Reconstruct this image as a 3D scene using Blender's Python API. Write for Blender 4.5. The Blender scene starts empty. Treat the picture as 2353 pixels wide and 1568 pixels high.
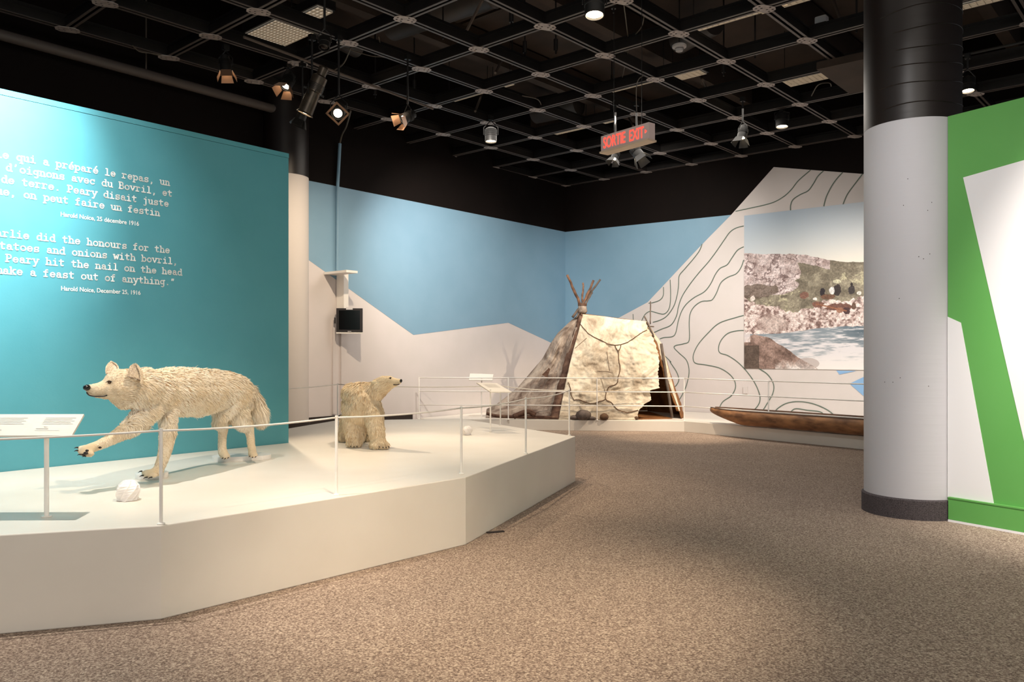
import bpy, bmesh, math, random
import numpy as np
from mathutils import Vector, Matrix

random.seed(7)
rng = np.random.default_rng(7)
SC = bpy.context.scene
COL = SC.collection
PI = math.pi

# ------------------------------------------------------------------ camera, world, exposure, lights
FPX, CX, HZ, H = 1820.0, 1176.5, 812.0, 1.45
cam_d = bpy.data.cameras.new('camera')
cam = bpy.data.objects.new('camera', cam_d)
COL.objects.link(cam)
cam.location = (0, 0, H)
cam.rotation_euler = (PI / 2, 0, 0)
cam_d.sensor_width = 36.0
cam_d.lens = 36.0 * FPX / 2353.0
cam_d.shift_y = (HZ - 784.0) / 2353.0
cam_d.clip_start = 0.05
cam_d.clip_end = 200
SC.camera = cam

SC.view_settings.view_transform = 'Standard'
SC.view_settings.look = 'None'
SC.view_settings.gamma = 1
SC.view_settings.use_curve_mapping = False
SC.view_settings.exposure = 0.6

world = bpy.data.worlds.new('world')
SC.world = world
world.use_nodes = True
bgn = world.node_tree.nodes['Background']
bgn.inputs[0].default_value = (0.92, 0.95, 1.0, 1)
bgn.inputs[1].default_value = 0.2


def W(px, py, D):
    """world point seen at pixel (px,py) at depth D in front of the camera station"""
    return Vector(((px - CX) / FPX * D, D, H + (HZ - py) / FPX * D))


def G(px, py, z):
    D = FPX * (H - z) / (py - HZ)
    return Vector(((px - CX) / FPX * D, D, z))


def aim(o, target):
    d = (Vector(target) - Vector(o.location))
    o.rotation_euler = d.to_track_quat('-Z', 'Y').to_euler()


def spot(loc, target, power, size_deg, blend=0.6, col=(1, 0.83, 0.62), rad=0.06, name='spot_lamp'):
    d = bpy.data.lights.new(name, 'SPOT')
    d.energy = power
    d.spot_size = math.radians(size_deg)
    d.spot_blend = blend
    d.color = col
    d.shadow_soft_size = rad
    o = bpy.data.objects.new(name, d)
    COL.objects.link(o)
    o.location = loc
    aim(o, target)
    return o


def area(loc, target, power, sx, sy, col=(1, 0.95, 0.88)):
    d = bpy.data.lights.new('added_fill', 'AREA')
    d.shape = 'RECTANGLE'
    d.size = sx
    d.size_y = sy
    d.energy = power
    d.color = col
    o = bpy.data.objects.new('added_fill', d)
    COL.objects.link(o)
    o.location = loc
    aim(o, target)
    return o


WARM = (1.0, 0.80, 0.58)
NEUT = (1.0, 0.92, 0.82)
COOL = (1.0, 0.97, 0.95)
# soft fill panels added for overall brightness, with no fittings modelled
area((0.5, -2.5, 5.2), (0.5, 6.0, 1.0), 240, 7, 4, NEUT)
area((1.4, 5.2, 5.3), (1.4, 5.3, 0), 12, 4, 4, NEUT)
area((1.6, 13.2, 5.3), (1.6, 13.3, 0), 115, 5, 3, NEUT)
# wall washers on the teal wall
spot((-2.7, 4.2, 5.2), (-4.3, 5.8, 3.35), 1900, 50, 0.9, COOL, 0.06)
spot((-2.3, 5.0, 5.2), (-3.9, 6.3, 2.6), 260, 64, 1.0, COOL, 0.06)
# wolf and the front of the platform
spot((-2.75, 4.6, 5.2), (-2.75, 5.1, 0.5), 480, 60, 0.8, NEUT, 0.04)
spot((-0.3, 4.0, 5.3), (-2.3, 6.2, 0.6), 380, 40, 0.8, WARM, 0.04)
# bear and the far platform
spot((-2.9, 9.6, 5.0), (-1.3, 7.9, 0.6), 330, 40, 0.8, WARM, 0.05)
spot((-0.6, 7.6, 5.2), (-0.3, 8.2, 0.5), 300, 60, 0.9, WARM, 0.05)
spot((-0.9, 10.6, 5.0), (-0.2, 9.8, 0.5), 220, 60, 0.9, WARM, 0.05)
# floor pools
spot((0.1, 3.0, 5.3), (-0.1, 4.6, 0), 950, 42, 1.0, WARM, 0.08)
spot((3.3, 12.2, 5.2), (2.9, 13.9, 0), 640, 32, 0.9, WARM, 0.08)
# tent, canoe, photo mural
spot((4.24, 12.99, 5.0), (1.9, 15.6, 1.0), 580, 44, 0.7, WARM, 0.04)
spot((5.4, 10.8, 5.2), (5.6, 14.6, 1.4), 820, 70, 1.0, NEUT, 0.08)
spot((1.6, 12.6, 5.2), (3.2, 17.6, 3.0), 620, 70, 1.0, NEUT, 0.08)
spot((-0.6, 12.0, 5.2), (-1.2, 16.3, 2.4), 600, 75, 1.0, NEUT, 0.08)
spot((-1.6, 10.0, 5.2), (-3.2, 13.6, 1.6), 430, 70, 1.0, WARM, 0.08)
# green wall and column
spot((3.3, 3.4, 5.2), (4.8, 5.3, 2.1), 1700, 50, 0.9, NEUT, 0.08)
spot((1.4, 4.0, 5.3), (3.5, 7.0, 1.6), 230, 60, 1.0, COOL, 0.08)

# ------------------------------------------------------------------ helpers


def lin(c):
    out = []
    for v in c[:3]:
        v = v / 255.0
        out.append(v / 12.92 if v <= 0.04045 else ((v + 0.055) / 1.055) ** 2.4)
    return (*out, 1.0)


MATS = {}


def mat(name, c1, rough=0.6, c2=None, scale=6.0, detail=4.0, bump=0.0, bscale=None, metal=0.0,
        spec=0.5, lo=0.35, hi=0.65, stretch=None, emit=None, estr=0.0, bdist=0.01):
    m = bpy.data.materials.new(name)
    m.use_nodes = True
    nt = m.node_tree
    b = nt.nodes['Principled BSDF']
    b.inputs['Roughness'].default_value = rough
    b.inputs['Metallic'].default_value = metal
    b.inputs['Specular IOR Level'].default_value = spec
    b.inputs['Base Color'].default_value = lin(c1)
    tc = nt.nodes.new('ShaderNodeTexCoord')
    src = tc.outputs['Object']
    if stretch:
        mp = nt.nodes.new('ShaderNodeMapping')
        mp.inputs['Scale'].default_value = stretch
        nt.links.new(src, mp.inputs['Vector'])
        src = mp.outputs['Vector']
    if c2 is not None:
        n = nt.nodes.new('ShaderNodeTexNoise')
        n.inputs['Scale'].default_value = scale
        n.inputs['Detail'].default_value = detail
        nt.links.new(src, n.inputs['Vector'])
        r = nt.nodes.new('ShaderNodeValToRGB')
        r.color_ramp.elements[0].position = lo
        r.color_ramp.elements[1].position = hi
        r.color_ramp.elements[0].color = lin(c1)
        r.color_ramp.elements[1].color = lin(c2)
        nt.links.new(n.outputs['Fac'], r.inputs['Fac'])
        nt.links.new(r.outputs['Color'], b.inputs['Base Color'])
    if bump:
        n2 = nt.nodes.new('ShaderNodeTexNoise')
        n2.inputs['Scale'].default_value = bscale or scale
        n2.inputs['Detail'].default_value = 5
        nt.links.new(src, n2.inputs['Vector'])
        bp = nt.nodes.new('ShaderNodeBump')
        bp.inputs['Strength'].default_value = bump
        bp.inputs['Distance'].default_value = bdist
        nt.links.new(n2.outputs['Fac'], bp.inputs['Height'])
        nt.links.new(bp.outputs['Normal'], b.inputs['Normal'])
    if emit is not None:
        b.inputs['Emission Color'].default_value = lin(emit)
        b.inputs['Emission Strength'].default_value = estr
    MATS[name] = m
    return m


M_teal = mat('teal_paint', (80, 155, 168), 0.45, (84, 158, 171), 3, bump=0.05, bscale=60)
M_black = mat('black_paint', (20, 13, 11), 0.8, (17, 11, 9), 2, spec=0.15)
M_blue = mat('sky_blue_paint', (132, 168, 192), 0.6, (128, 165, 189), 2)
M_blue2 = mat('bright_blue_paint', (140, 182, 226), 0.6)
M_white = mat('mural_white_paint', (222, 214, 212), 0.6, (218, 211, 208), 2)
M_plinth = mat('plinth_white_paint', (236, 230, 220), 0.42, (229, 222, 211), 1.3, bump=0.04, bscale=30)
M_green = mat('green_paint', (92, 158, 78), 0.55, (95, 160, 81), 2)
M_offwhite = mat('panel_white_paint', (228, 226, 228), 0.6)
M_rail = mat('white_metal', (250, 246, 240), 0.4)
M_cord = mat('white_cord', (238, 232, 224), 0.7)
M_line = mat('contour_print', (92, 112, 100), 0.7)
M_letter = mat('white_vinyl', (252, 252, 248), 0.5)
M_dark = mat('dark_base', (52, 42, 38), 0.8, (44, 36, 33), 30)
M_carpetbase = mat('grey_carpet_base', (92, 84, 86), 0.95, (52, 46, 48), 160, 3, bump=0.6, bscale=200)
M_gridblk = mat('black_steel', (30, 27, 26), 0.45, (24, 21, 20), 8)
M_gridedge = mat('grey_flange', (88, 80, 76), 0.5)
M_plate = mat('pale_steel_plate', (186, 176, 172), 0.5, (160, 150, 146), 12)
M_slab = mat('dark_slab', (72, 59, 50), 0.85, (60, 49, 41), 1.5)
M_duct = mat('dark_duct', (70, 62, 56), 0.5, (60, 54, 50), 3)
M_bracket = mat('brown_grey_steel', (96, 84, 76), 0.6)
M_louvre = mat('louvre_white', (235, 226, 212), 0.5)
M_diffuser = mat('diffuser_added_glow', (235, 226, 212), 0.5, emit=(220, 205, 185), estr=0.3)  # faint emission added so the louvre fittings come out paler
M_lampbody = mat('lamp_black_metal', (22, 20, 19), 0.5)
M_lampgrey = mat('lamp_bronze_metal', (92, 82, 70), 0.35, (70, 62, 54), 10, metal=0.5)
M_barn = mat('barn_door_metal', (150, 115, 90), 0.4, metal=0.3)
M_lens = mat('lamp_lens_lit', (255, 240, 215), 0.3, emit=(255, 232, 196), estr=14)
M_wire = mat('wire_grey', (92, 84, 74), 0.6)
M_rubber = mat('black_rubber', (18, 16, 16), 0.3)
M_sign = mat('sign_face', (190, 170, 165), 0.5, emit=(190, 165, 158), estr=.1)
M_signred = mat('sign_red_lit', (230, 60, 50), 0.5, emit=(255, 62, 48), estr=1.6)
M_signedge = mat('sign_trim', (222, 200, 176), 0.5)
M_screen = mat('screen_dark', (14, 8, 8), 0.12)
M_bezel = mat('bezel_black', (44, 38, 38), 0.35)
M_wood = mat('stick_wood', (150, 112, 88), 0.8, (88, 62, 46), 9, bump=0.4, bscale=30)
M_greypole = mat('weathered_pole', (112, 98, 88), 0.8, (84, 72, 64), 9)
M_stone = mat('field_stone', (118, 104, 96), 0.85, (80, 70, 64), 9, bump=0.4, bscale=30)
M_canoe = mat('dugout_wood', (176, 126, 84), 0.6, (112, 76, 50), 4, 8, bump=0.3, bscale=14, stretch=(1, 1, 3))
M_canoein = mat('dugout_inside', (104, 78, 62), 0.8, (80, 60, 48), 5)
M_print = mat('panel_print', (176, 168, 162), 0.6)
M_claw = mat('claw_dark', (30, 22, 18), 0.3)
M_nose = mat('nose_black', (14, 13, 14), 0.25)
M_eye = mat('eye_amber', (70, 48, 26), 0.1)
M_lip = mat('lip_dark', (36, 28, 28), 0.5)
M_earin = mat('ear_inner', (216, 198, 186), 0.9, (176, 152, 134), 14)
M_paper = mat('folded_white', (240, 236, 234), 0.6)
M_wseam = mat('hide_seam', (96, 66, 42), 0.9)


def addmesh(name, verts, faces, material, parent=None, smooth=False, mats=None, midx=None, origin=None):
    """verts in world coordinates; origin defaults to the parent's world location or the base centre"""
    verts = np.asarray([tuple(v) for v in verts], dtype=float) if not isinstance(verts, np.ndarray) else verts
    if origin is not None:
        o0 = np.array(origin, dtype=float)
    elif parent is not None:
        o0 = wloc(parent)
    else:
        mn, mx = verts.min(0), verts.max(0)
        o0 = np.array([(mn[0] + mx[0]) / 2, (mn[1] + mx[1]) / 2, mn[2]])
    me = bpy.data.meshes.new(name)
    me.from_pydata((verts - o0).tolist(), [], [tuple(int(i) for i in f) for f in faces])
    for m in (mats or [material]):
        me.materials.append(m)
    if midx is not None:
        me.polygons.foreach_set('material_index', midx)
    if smooth:
        me.polygons.foreach_set('use_smooth', [True] * len(me.polygons))
    me.update()
    o = bpy.data.objects.new(name, me)
    COL.objects.link(o)
    if parent is not None:
        o.parent = parent
        o.location = Vector(o0 - wloc(parent))
    else:
        o.location = Vector(o0)
    return o


def wloc(o):
    v = Vector((0, 0, 0))
    while o is not None:
        v += Vector(o.location)
        o = o.parent
    return np.array(v)


def tag(o, label=None, cat=None, group=None, kind=None):
    if label:
        o['label'] = label
    if cat:
        o['category'] = cat
    if group:
        o['group'] = group
    if kind:
        o['kind'] = kind
    return o


def thing(name, label, cat, loc, group=None, kind=None):
    o = bpy.data.objects.new(name, None)
    o.empty_display_size = 0.1
    COL.objects.link(o)
    o.location = loc
    return tag(o, label, cat, group, kind)


class MB:
    """collects geometry in world coordinates"""

    def __init__(s):
        s.v = []
        s.f = []
        s.m = []

    def add(s, vs, fs, mi=0):
        k = len(s.v)
        s.v += [tuple(v) for v in vs]
        s.f += [tuple(i + k for i in f) for f in fs]
        s.m += [mi] * len(fs)
        return s

    def box(s, c, ax, ay, az, hx, hy, hz, mi=0):
        c, ax, ay, az = map(Vector, (c, ax, ay, az))
        vs = []
        for i in (-1, 1):
            for j in (-1, 1):
                for k in (-1, 1):
                    vs.append(c + ax * hx * i + ay * hy * j + az * hz * k)
        return s.add(vs, [(0, 1, 3, 2), (4, 6, 7, 5), (0, 4, 5, 1), (2, 3, 7, 6), (0, 2, 6, 4), (1, 5, 7, 3)], mi)

    def prism(s, pts, z0, z1, mi=0):
        n = len(pts)
        vs = [(p[0], p[1], z0) for p in pts] + [(p[0], p[1], z1) for p in pts]
        fs = [tuple(range(n - 1, -1, -1)), tuple(range(n, 2 * n))]
        fs += [(i, (i + 1) % n, (i + 1) % n + n, i + n) for i in range(n)]
        return s.add(vs, fs, mi)

    def slab(s, quad, thick, mi=0):
        """polygon given by 3-D points, extruded backwards by thick along its normal"""
        q = [Vector(p) for p in quad]
        nrm = (q[1] - q[0]).cross(q[2] - q[1]).normalized() * thick
        n = len(q)
        vs = q + [p - nrm for p in q]
        fs = [tuple(range(n)), tuple(range(2 * n - 1, n - 1, -1))]
        fs += [(i, i + n, (i + 1) % n + n, (i + 1) % n) for i in range(n)]
        return s.add(vs, fs, mi)

    def tube(s, pts, r, n=8, mi=0, caps=True, r1=None):
        pts = [Vector(p) for p in pts]
        L = len(pts)
        rs = r if isinstance(r, (list, tuple)) else [r + ((r1 if r1 is not None else r) - r) * i / max(1, L - 1) for i in range(L)]
        vs, fs = [], []
        up = None
        for i, p in enumerate(pts):
            d = (pts[min(i + 1, L - 1)] - pts[max(i - 1, 0)])
            if d.length < 1e-9:
                d = Vector((0, 0, 1))
            d.normalize()
            if up is None:
                up = Vector((0, 0, 1)) if abs(d.z) < 0.9 else Vector((1, 0, 0))
            a = d.cross(up)
            if a.length < 1e-6:
                a = d.orthogonal()
            a.normalize()
            b = a.cross(d).normalized()
            up = b
            for k in range(n):
                t = 2 * PI * k / n
                vs.append(p + (a * math.cos(t) + b * math.sin(t)) * rs[i])
        for i in range(L - 1):
            for k in range(n):
                k2 = (k + 1) % n
                fs.append((i * n + k, i * n + k2, (i + 1) * n + k2, (i + 1) * n + k))
        if caps:
            fs.append(tuple(range(n - 1, -1, -1)))
            fs.append(tuple(range((L - 1) * n, L * n)))
        return s.add(vs, fs, mi)

    def lathe(s, prof, base, axis=(0, 0, 1), n=24, mi=0, close=True):
        axis = Vector(axis).normalized()
        a = axis.orthogonal().normalized()
        b = axis.cross(a)
        base = Vector(base)
        vs, fs = [], []
        for r, h in prof:
            for k in range(n):
                t = 2 * PI * k / n
                vs.append(base + axis * h + (a * math.cos(t) + b * math.sin(t)) * r)
        for i in range(len(prof) - 1):
            for k in range(n):
                k2 = (k + 1) % n
                fs.append((i * n + k, i * n + k2, (i + 1) * n + k2, (i + 1) * n + k))
        if close:
            fs.append(tuple(range(n - 1, -1, -1)))
            fs.append(tuple(range((len(prof) - 1) * n, len(prof) * n)))
        return s.add(vs, fs, mi)

    def build(s, name, material, parent=None, smooth=False, origin=None):
        mats = material if isinstance(material, list) else [material]
        return addmesh(name, s.v, s.f, None, parent, smooth, mats, s.m, origin)


def catmull(P, n=6):
    P = [np.array(p, float) for p in P]
    out = []
    for i in range(len(P) - 1):
        p0 = P[max(i - 1, 0)]
        p1, p2 = P[i], P[i + 1]
        p3 = P[min(i + 2, len(P) - 1)]
        for k in range(n):
            t = k / n
            out.append(0.5 * ((2 * p1) + (-p0 + p2) * t + (2 * p0 - 5 * p1 + 4 * p2 - p3) * t * t + (-p0 + 3 * p1 - 3 * p2 + p3) * t ** 3))
    out.append(P[-1])
    return out


def smooth_by_angle(o, ang=40):
    o.data.polygons.foreach_set('use_smooth', [True] * len(o.data.polygons))
    bm = bmesh.new()
    bm.from_mesh(o.data)
    for e in bm.edges:
        if len(e.link_faces) == 2 and e.calc_face_angle(0) > math.radians(ang):
            e.smooth = False
    bm.to_mesh(o.data)
    bm.free()


# ------------------------------------------------------------------ room frame
A = Vector((0.640, 0.768, 0)).normalized()      # direction of the left walls (away from the camera)
B = Vector((0.768, -0.640, 0)).normalized()     # direction of the right-hand back wall
NL = B.copy()                                    # left walls face this way
NR = -A                                          # right back wall faces this way
CORNER = Vector((1.28, 19.0, 0))
TOPW = 4.36
ZC = 7.0
ZG = H + 4.0
UP = Vector((0, 0, 1))


def hit(px, py, p0, n):
    o = Vector((0, 0, H))
    d = Vector(((px - CX) / FPX, 1.0, (HZ - py) / FPX))
    return o + d * ((Vector(p0) - o).dot(n) / d.dot(n))


def onleft(px, py, off=0.0):
    return hit(px, py, CORNER + NL * off, NL)


def onright(px, py, off=0.0):
    return hit(px, py, CORNER + NR * off, NR)


# ---- floor
M_carpet = bpy.data.materials.new('carpet')
M_carpet.use_nodes = True
nt = M_carpet.node_tree
b = nt.nodes['Principled BSDF']
b.inputs['Roughness'].default_value = 0.95
b.inputs['Specular IOR Level'].default_value = 0.15
tc = nt.nodes.new('ShaderNodeTexCoord')
n1 = nt.nodes.new('ShaderNodeTexNoise')
n1.inputs['Scale'].default_value = 95
n1.inputs['Detail'].default_value = 3
n1.inputs['Roughness'].default_value = 0.7
r1 = nt.nodes.new('ShaderNodeValToRGB')
cr = r1.color_ramp
cr.elements[0].position = 0.34
cr.elements[0].color = lin((96, 80, 72))
cr.elements[1].position = 0.66
cr.elements[1].color = lin((214, 196, 176))
e = cr.elements.new(0.5)
e.color = lin((158, 138, 124))
n2 = nt.nodes.new('ShaderNodeTexNoise')
n2.inputs['Scale'].default_value = 1.1
mx = nt.nodes.new('ShaderNodeMix')
mx.data_type = 'RGBA'
mx.blend_type = 'MULTIPLY'
mx.inputs[0].default_value = 0.25
nt.links.new(tc.outputs['Object'], n1.inputs['Vector'])
nt.links.new(tc.outputs['Object'], n2.inputs['Vector'])
nt.links.new(n1.outputs['Fac'], r1.inputs['Fac'])
nt.links.new(r1.outputs['Color'], mx.inputs[6])
nt.links.new(n2.outputs['Fac'], mx.inputs[7])
nt.links.new(mx.outputs[2], b.inputs['Base Color'])
bp = nt.nodes.new('ShaderNodeBump')
bp.inputs['Strength'].default_value = 0.7
bp.inputs['Distance'].default_value = 0.006
nt.links.new(n1.outputs['Fac'], bp.inputs['Height'])
nt.links.new(bp.outputs['Normal'], b.inputs['Normal'])

mb = MB()
mb.box((1, 8, -0.05), (1, 0, 0), (0, 1, 0), UP, 14, 14, 0.05)
tag(mb.build('floor', M_carpet), kind='structure')

# ---- back walls, black above a painted mural band
LW_END = 15.5
mb = MB()
P0 = CORNER
P1 = CORNER - A * LW_END
mb.prism([P1, P0, P0 - NL * 0.2, P1 - NL * 0.2][::-1], 0, ZC)
wl = tag(mb.build('wall_left', M_black), kind='structure')
P1 = CORNER + B * 12
mb = MB()
mb.prism([P0, P1, P1 - NR * 0.2, P0 - NR * 0.2][::-1], 0, ZC)
wr = tag(mb.build('wall_back', M_black), kind='structure')


def paint(name, pts, fn, off, m, parent):
    q = [fn(px, py, off) for px, py in pts]
    # triangulate-safe ngon, faces the room
    me = MB()
    me.slab(q, 0.003)
    o = me.build(name, m, parent)
    bm = bmesh.new()
    bm.from_mesh(o.data)
    bmesh.ops.recalc_face_normals(bm, faces=bm.faces)
    bmesh.ops.triangulate(bm, faces=bm.faces)
    bm.to_mesh(o.data)
    bm.free()
    return o


def seg_to_px(P):
    return (CX + P.x / P.y * FPX, HZ - (P.z - H) / P.y * FPX)


LP1 = CORNER - A * 9.0
a0 = seg_to_px(LP1 + UP * TOPW)
a1 = seg_to_px(LP1)
cbot = seg_to_px(CORNER)
ctop = seg_to_px(CORNER + UP * TOPW)
# white mountain part of left wall
mtn = [(a1[0], a1[1]), (cbot[0], cbot[1]), (1299.0, 803), (1262, 786), (1168, 742), (950, 770), (708, 597), (a0[0], 560)]
paint('white_mountain_shape', mtn, onleft, 0.004, M_white, wl)
sky = [(a0[0], a0[1]), (ctop[0], ctop[1]), (1299.0, 803), (1262, 786), (1168, 742), (950, 770), (708, 597), (a0[0], 560)]
paint('blue_sky_shape', sky, onleft, 0.004, M_blue, wl)
# right-hand back wall
RP1 = seg_to_px(CORNER + B * 8.5)
mtn = [(cbot[0], cbot[1]), (RP1[0], RP1[1]), (RP1[0], 416), (1984, 400), (1778, 384), (1680, 494), (1610, 565), (1488, 695), (1410, 737), (1299.3, 800)]
paint('white_mountain_shape', mtn, onright, 0.004, M_white, wr)
paint('blue_sky_shape', [(ctop[0], ctop[1]), (1680, 494), (1610, 565), (1488, 695), (1410, 737), (1299.3, 800)], onright, 0.004, M_blue, wr)
paint('blue_triangle', [(1922, 852), (1967, 853), (1929, 861)], onright, 0.008, M_blue2, wr)
paint('blue_triangle', [(1952, 882), (1984, 867), (2030, 846), (2030, 946), (1984, 910)], onright, 0.008, M_blue2, wr)


def z7(pts):
    return [(1500 + x / 3.1365, 360 + y / 3.1365) for x, y in pts]


def z8(pts):
    return [(1500 + x / 2.7585, 800 + y / 2.7585) for x, y in pts]


CONT = [
    z7([(595, 395), (700, 372), (800, 350), (880, 325), (950, 283), (1000, 235), (1050, 172), (1137, 97)]),
    z7([(992, 388), (993, 350), (1010, 310), (1060, 275), (1120, 245), (1160, 190), (1190, 140), (1230, 103)]),
    z7([(1232, 358), (1250, 290), (1290, 210), (1330, 155), (1370, 112)]),
    z7([(1370, 345), (1400, 275), (1450, 205), (1512, 124)]),
    z7([(655, 500), (600, 515), (555, 545), (515, 600), (460, 680), (400, 760), (330, 840), (260, 930), (210, 1010), (185, 1080), (170, 1150), (130, 1215), (60, 1245), (5, 1270)]),
    z7([(655, 650), (610, 675), (570, 730), (535, 780), (485, 805), (450, 850), (415, 920), (370, 975), (300, 1015), (245, 1060), (210, 1110), (185, 1180), (165, 1270), (140, 1298), (80, 1305), (50, 1315)]),
    z7([(655, 745), (635, 800), (600, 845), (540, 870), (490, 910), (460, 980), (430, 1030), (400, 1040), (350, 1045), (300, 1080), (270, 1130), (262, 1200), (262, 1325), (220, 1350), (165, 1362), (155, 1380)]) + z8([(170, 35), (215, 80), (230, 150), (215, 230), (190, 290), (155, 350)]),
    z7([(355, 630), (335, 680), (290, 740), (230, 810), (190, 860), (185, 930), (175, 1000), (150, 1080), (100, 1150), (50, 1180), (0, 1195)]),
    z7([(125, 888), (128, 980), (125, 1060), (110, 1110), (80, 1135), (40, 1130), (0, 1118)]) + [(1492, 716), (1482, 723), (1474, 738)],
    z7([(77, 940), (75, 1000), (50, 1035), (0, 1053)]) + [(1490, 697)],
    z7([(655, 1145), (600, 1160), (480, 1200), (400, 1270), (330, 1350), (295, 1420)]) + z8([(257, 75), (275, 98), (340, 108), (430, 130), (500, 180), (525, 240), (500, 300), (440, 345), (410, 415)]),
    z7([(655, 1253), (600, 1257), (540, 1275), (495, 1320), (475, 1370)]) + z8([(425, 30), (480, 50), (550, 100), (620, 180), (665, 260), (680, 330), (650, 385), (585, 428)]),
    z8([(672, 130), (730, 170), (765, 230), (760, 290), (720, 360), (675, 432)]),
    z8([(752, 432), (790, 385), (850, 350), (930, 340), (1020, 355), (1110, 395), (1180, 455)]),
    z8([(855, 440), (880, 400), (910, 385), (980, 395), (1060, 405), (1090, 430), (1098, 450)]),
    z7([(80, 1430), (130, 1480)]) + z8([(110, 90), (150, 150), (165, 200), (150, 235), (130, 250)]),
    [(1454.5, 722), (1455, 737)],
]
for c in CONT:
    pts = [onright(p[0], p[1], 0.012) for p in catmull(c, 6)]
    mb = MB()
    w = 0.0085
    vs, fs = [], []
    for i, p in enumerate(pts):
        d = (pts[min(i + 1, len(pts) - 1)] - pts[max(i - 1, 0)]).normalized()
        s = d.cross(NR).normalized() * w
        vs += [p + s, p - s]
    for i in range(len(pts) - 1):
        fs.append((2 * i, 2 * i + 1, 2 * i + 3, 2 * i + 2))
    mb.add(vs, fs)
    mb.build('contour_line', M_line, wr)

# low dark skirting along the left wall and light switch plate on the right one
mb = MB()
q0, q1 = CORNER - A * 5.7, CORNER - A * 9.0
mb.prism([q1, q0, q0 + NL * 0.03, q1 + NL * 0.03], 0, 0.365)
q2 = CORNER - A * 5.0
mb.prism([q0, q2, q2 + NL * 0.03, q0 + NL * 0.03], 0, 0.285)
tag(mb.build('baseboard_left', M_dark), kind='structure')
p = onright(1713, 897, 0.02)
mb = MB()
mb.box(p, B, NR, UP, 0.045, 0.012, 0.07)
o = mb.build('wall_socket', M_white)
tag(o, 'small white socket plate low on the mural wall above the canoe', 'wall socket')

# vertical trunking on the left wall beside the monitor
for pxx, w in ((767, 0.03), (789, 0.06)):
    mb = MB()
    p0_, p1_ = onleft(pxx, 735, 0.02), onleft(pxx, 952, 0.02)
    mb.box((p0_ + p1_) / 2, A, NL, UP, w, 0.02, (p0_ - p1_).length / 2)
    tag(mb.build('trim_1', M_white), kind='structure')

# ---- ceiling slab
mb = MB()
mb.box((1, 8, ZC + 0.1), A, B, UP, 20, 20, 0.1)
ceil = tag(mb.build('ceiling', M_slab), kind='structure')

# ------------------------------------------------------------------ photographic mural
hN, wN = 760, 640


def vnoise(shape, cells, seed, octs=5, gain=0.55):
    r = np.random.default_rng(seed)
    out = np.zeros(shape)
    amp = 1.0
    tot = 0
    cy, cx = cells
    for _ in range(octs):
        gr = r.random((cy + 2, cx + 2))
        y = np.linspace(0, cy, shape[0], endpoint=False)
        x = np.linspace(0, cx, shape[1], endpoint=False)
        yi, xi = y.astype(int), x.astype(int)
        fy, fx = y - yi, x - xi
        fy = fy * fy * (3 - 2 * fy)
        fx = fx * fx * (3 - 2 * fx)
        g00 = gr[np.ix_(yi, xi)]
        g01 = gr[np.ix_(yi, xi + 1)]
        g10 = gr[np.ix_(yi + 1, xi)]
        g11 = gr[np.ix_(yi + 1, xi + 1)]
        v = (g00 * (1 - fx) + g01 * fx) * (1 - fy)[:, None] + (g10 * (1 - fx) + g11 * fx) * fy[:, None]
        out += v * amp
        tot += amp
        amp *= gain
        cy *= 2
        cx *= 2
    return out / tot


# picture coordinates: u right (0..1 = px 1710..1984), v down (0..1), the right 25% lies behind the column
UMAX = 1.3
_a, _b = onright(1710, 600), onright(2066, 600)
_s = np.linspace(0, 1, wN)
_pxs = CX + FPX * (_a.x + (_b.x - _a.x) * _s) / (_a.y + (_b.y - _a.y) * _s)
u = ((_pxs - 1710) / 274.0)[None, :] * np.ones((hN, 1))
v = np.linspace(0, 1, hN)[:, None] * np.ones((1, wN))
f1 = vnoise((hN, wN), (9, 9), 1)
f2 = vnoise((hN, wN), (26, 22), 2)
f3 = vnoise((hN, wN), (70, 60), 3, 4)
fw = vnoise((hN, wN), (90, 14), 4, 4)
rid = 1 - np.abs(2 * vnoise((hN, wN), (11, 9), 5, 5) - 1) * 1.0


def C(r, g, b_):
    return np.array([r, g, b_], float)


def mixc(a, b_, t):
    t = np.clip(t, 0, 1)[..., None]
    return a * (1 - t) + b_ * t


img = mixc(C(176, 194, 212), C(240, 230, 214), (v / 0.36) ** 1.2 * (0.55 + 0.45 * np.clip(u, 0, 1)))
img = mixc(img, C(224, 228, 234), np.clip(u - 0.35, 0, 1) * 0.8 * (1 - v * 2))
hl = np.interp(u[0], [0, .15, .3, .5, .7, .85, 1.0, 1.3], [.245, .262, .268, .285, .33, .352, .36, .37])[None, :] + (f2 - .5) * 0.012
land = v > hl
grass = mixc(C(112, 104, 90), C(152, 144, 126), (f2 - .35) * 3.2)
grass = mixc(grass, C(196, 190, 160), (f1 > .66) * (f3 > .5) * .7)
rock = mixc(C(150, 130, 126), C(216, 202, 202), (f2 * .7 + f1 * .6 - .38) * 2.6)
crack = np.clip((rid - .93) / .07, 0, 1)
rock = mixc(rock, C(70, 48, 46), crack * .65)
rock = mixc(rock, C(66, 46, 44), (np.abs(f3 - .5) < .02) * .5)
L = mixc(grass, rock, np.zeros_like(u))
# top rocky rim
rim = ((v - hl) < 0.045 + 0.02 * f1) & (u < .72)
L = mixc(L, rock, rim * 1.0)
# boulder mass
bm_ = (((u - .13) / .34) ** 2 + ((v - .405) / .135) ** 2 + (f1 - .5) * .9 < 1) | (((u - .25) / .2) ** 2 + ((v - .475) / .055) ** 2 + (f2 - .5) * .6 < 1)
L = mixc(L, rock * 1.02, bm_ * 1.0)
sh = (((u - .10) / .2) ** 2 + ((v - .50) / .05) ** 2 + (f2 - .5) < .8)
L = mixc(L, C(92, 78, 66), sh * .7)
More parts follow.
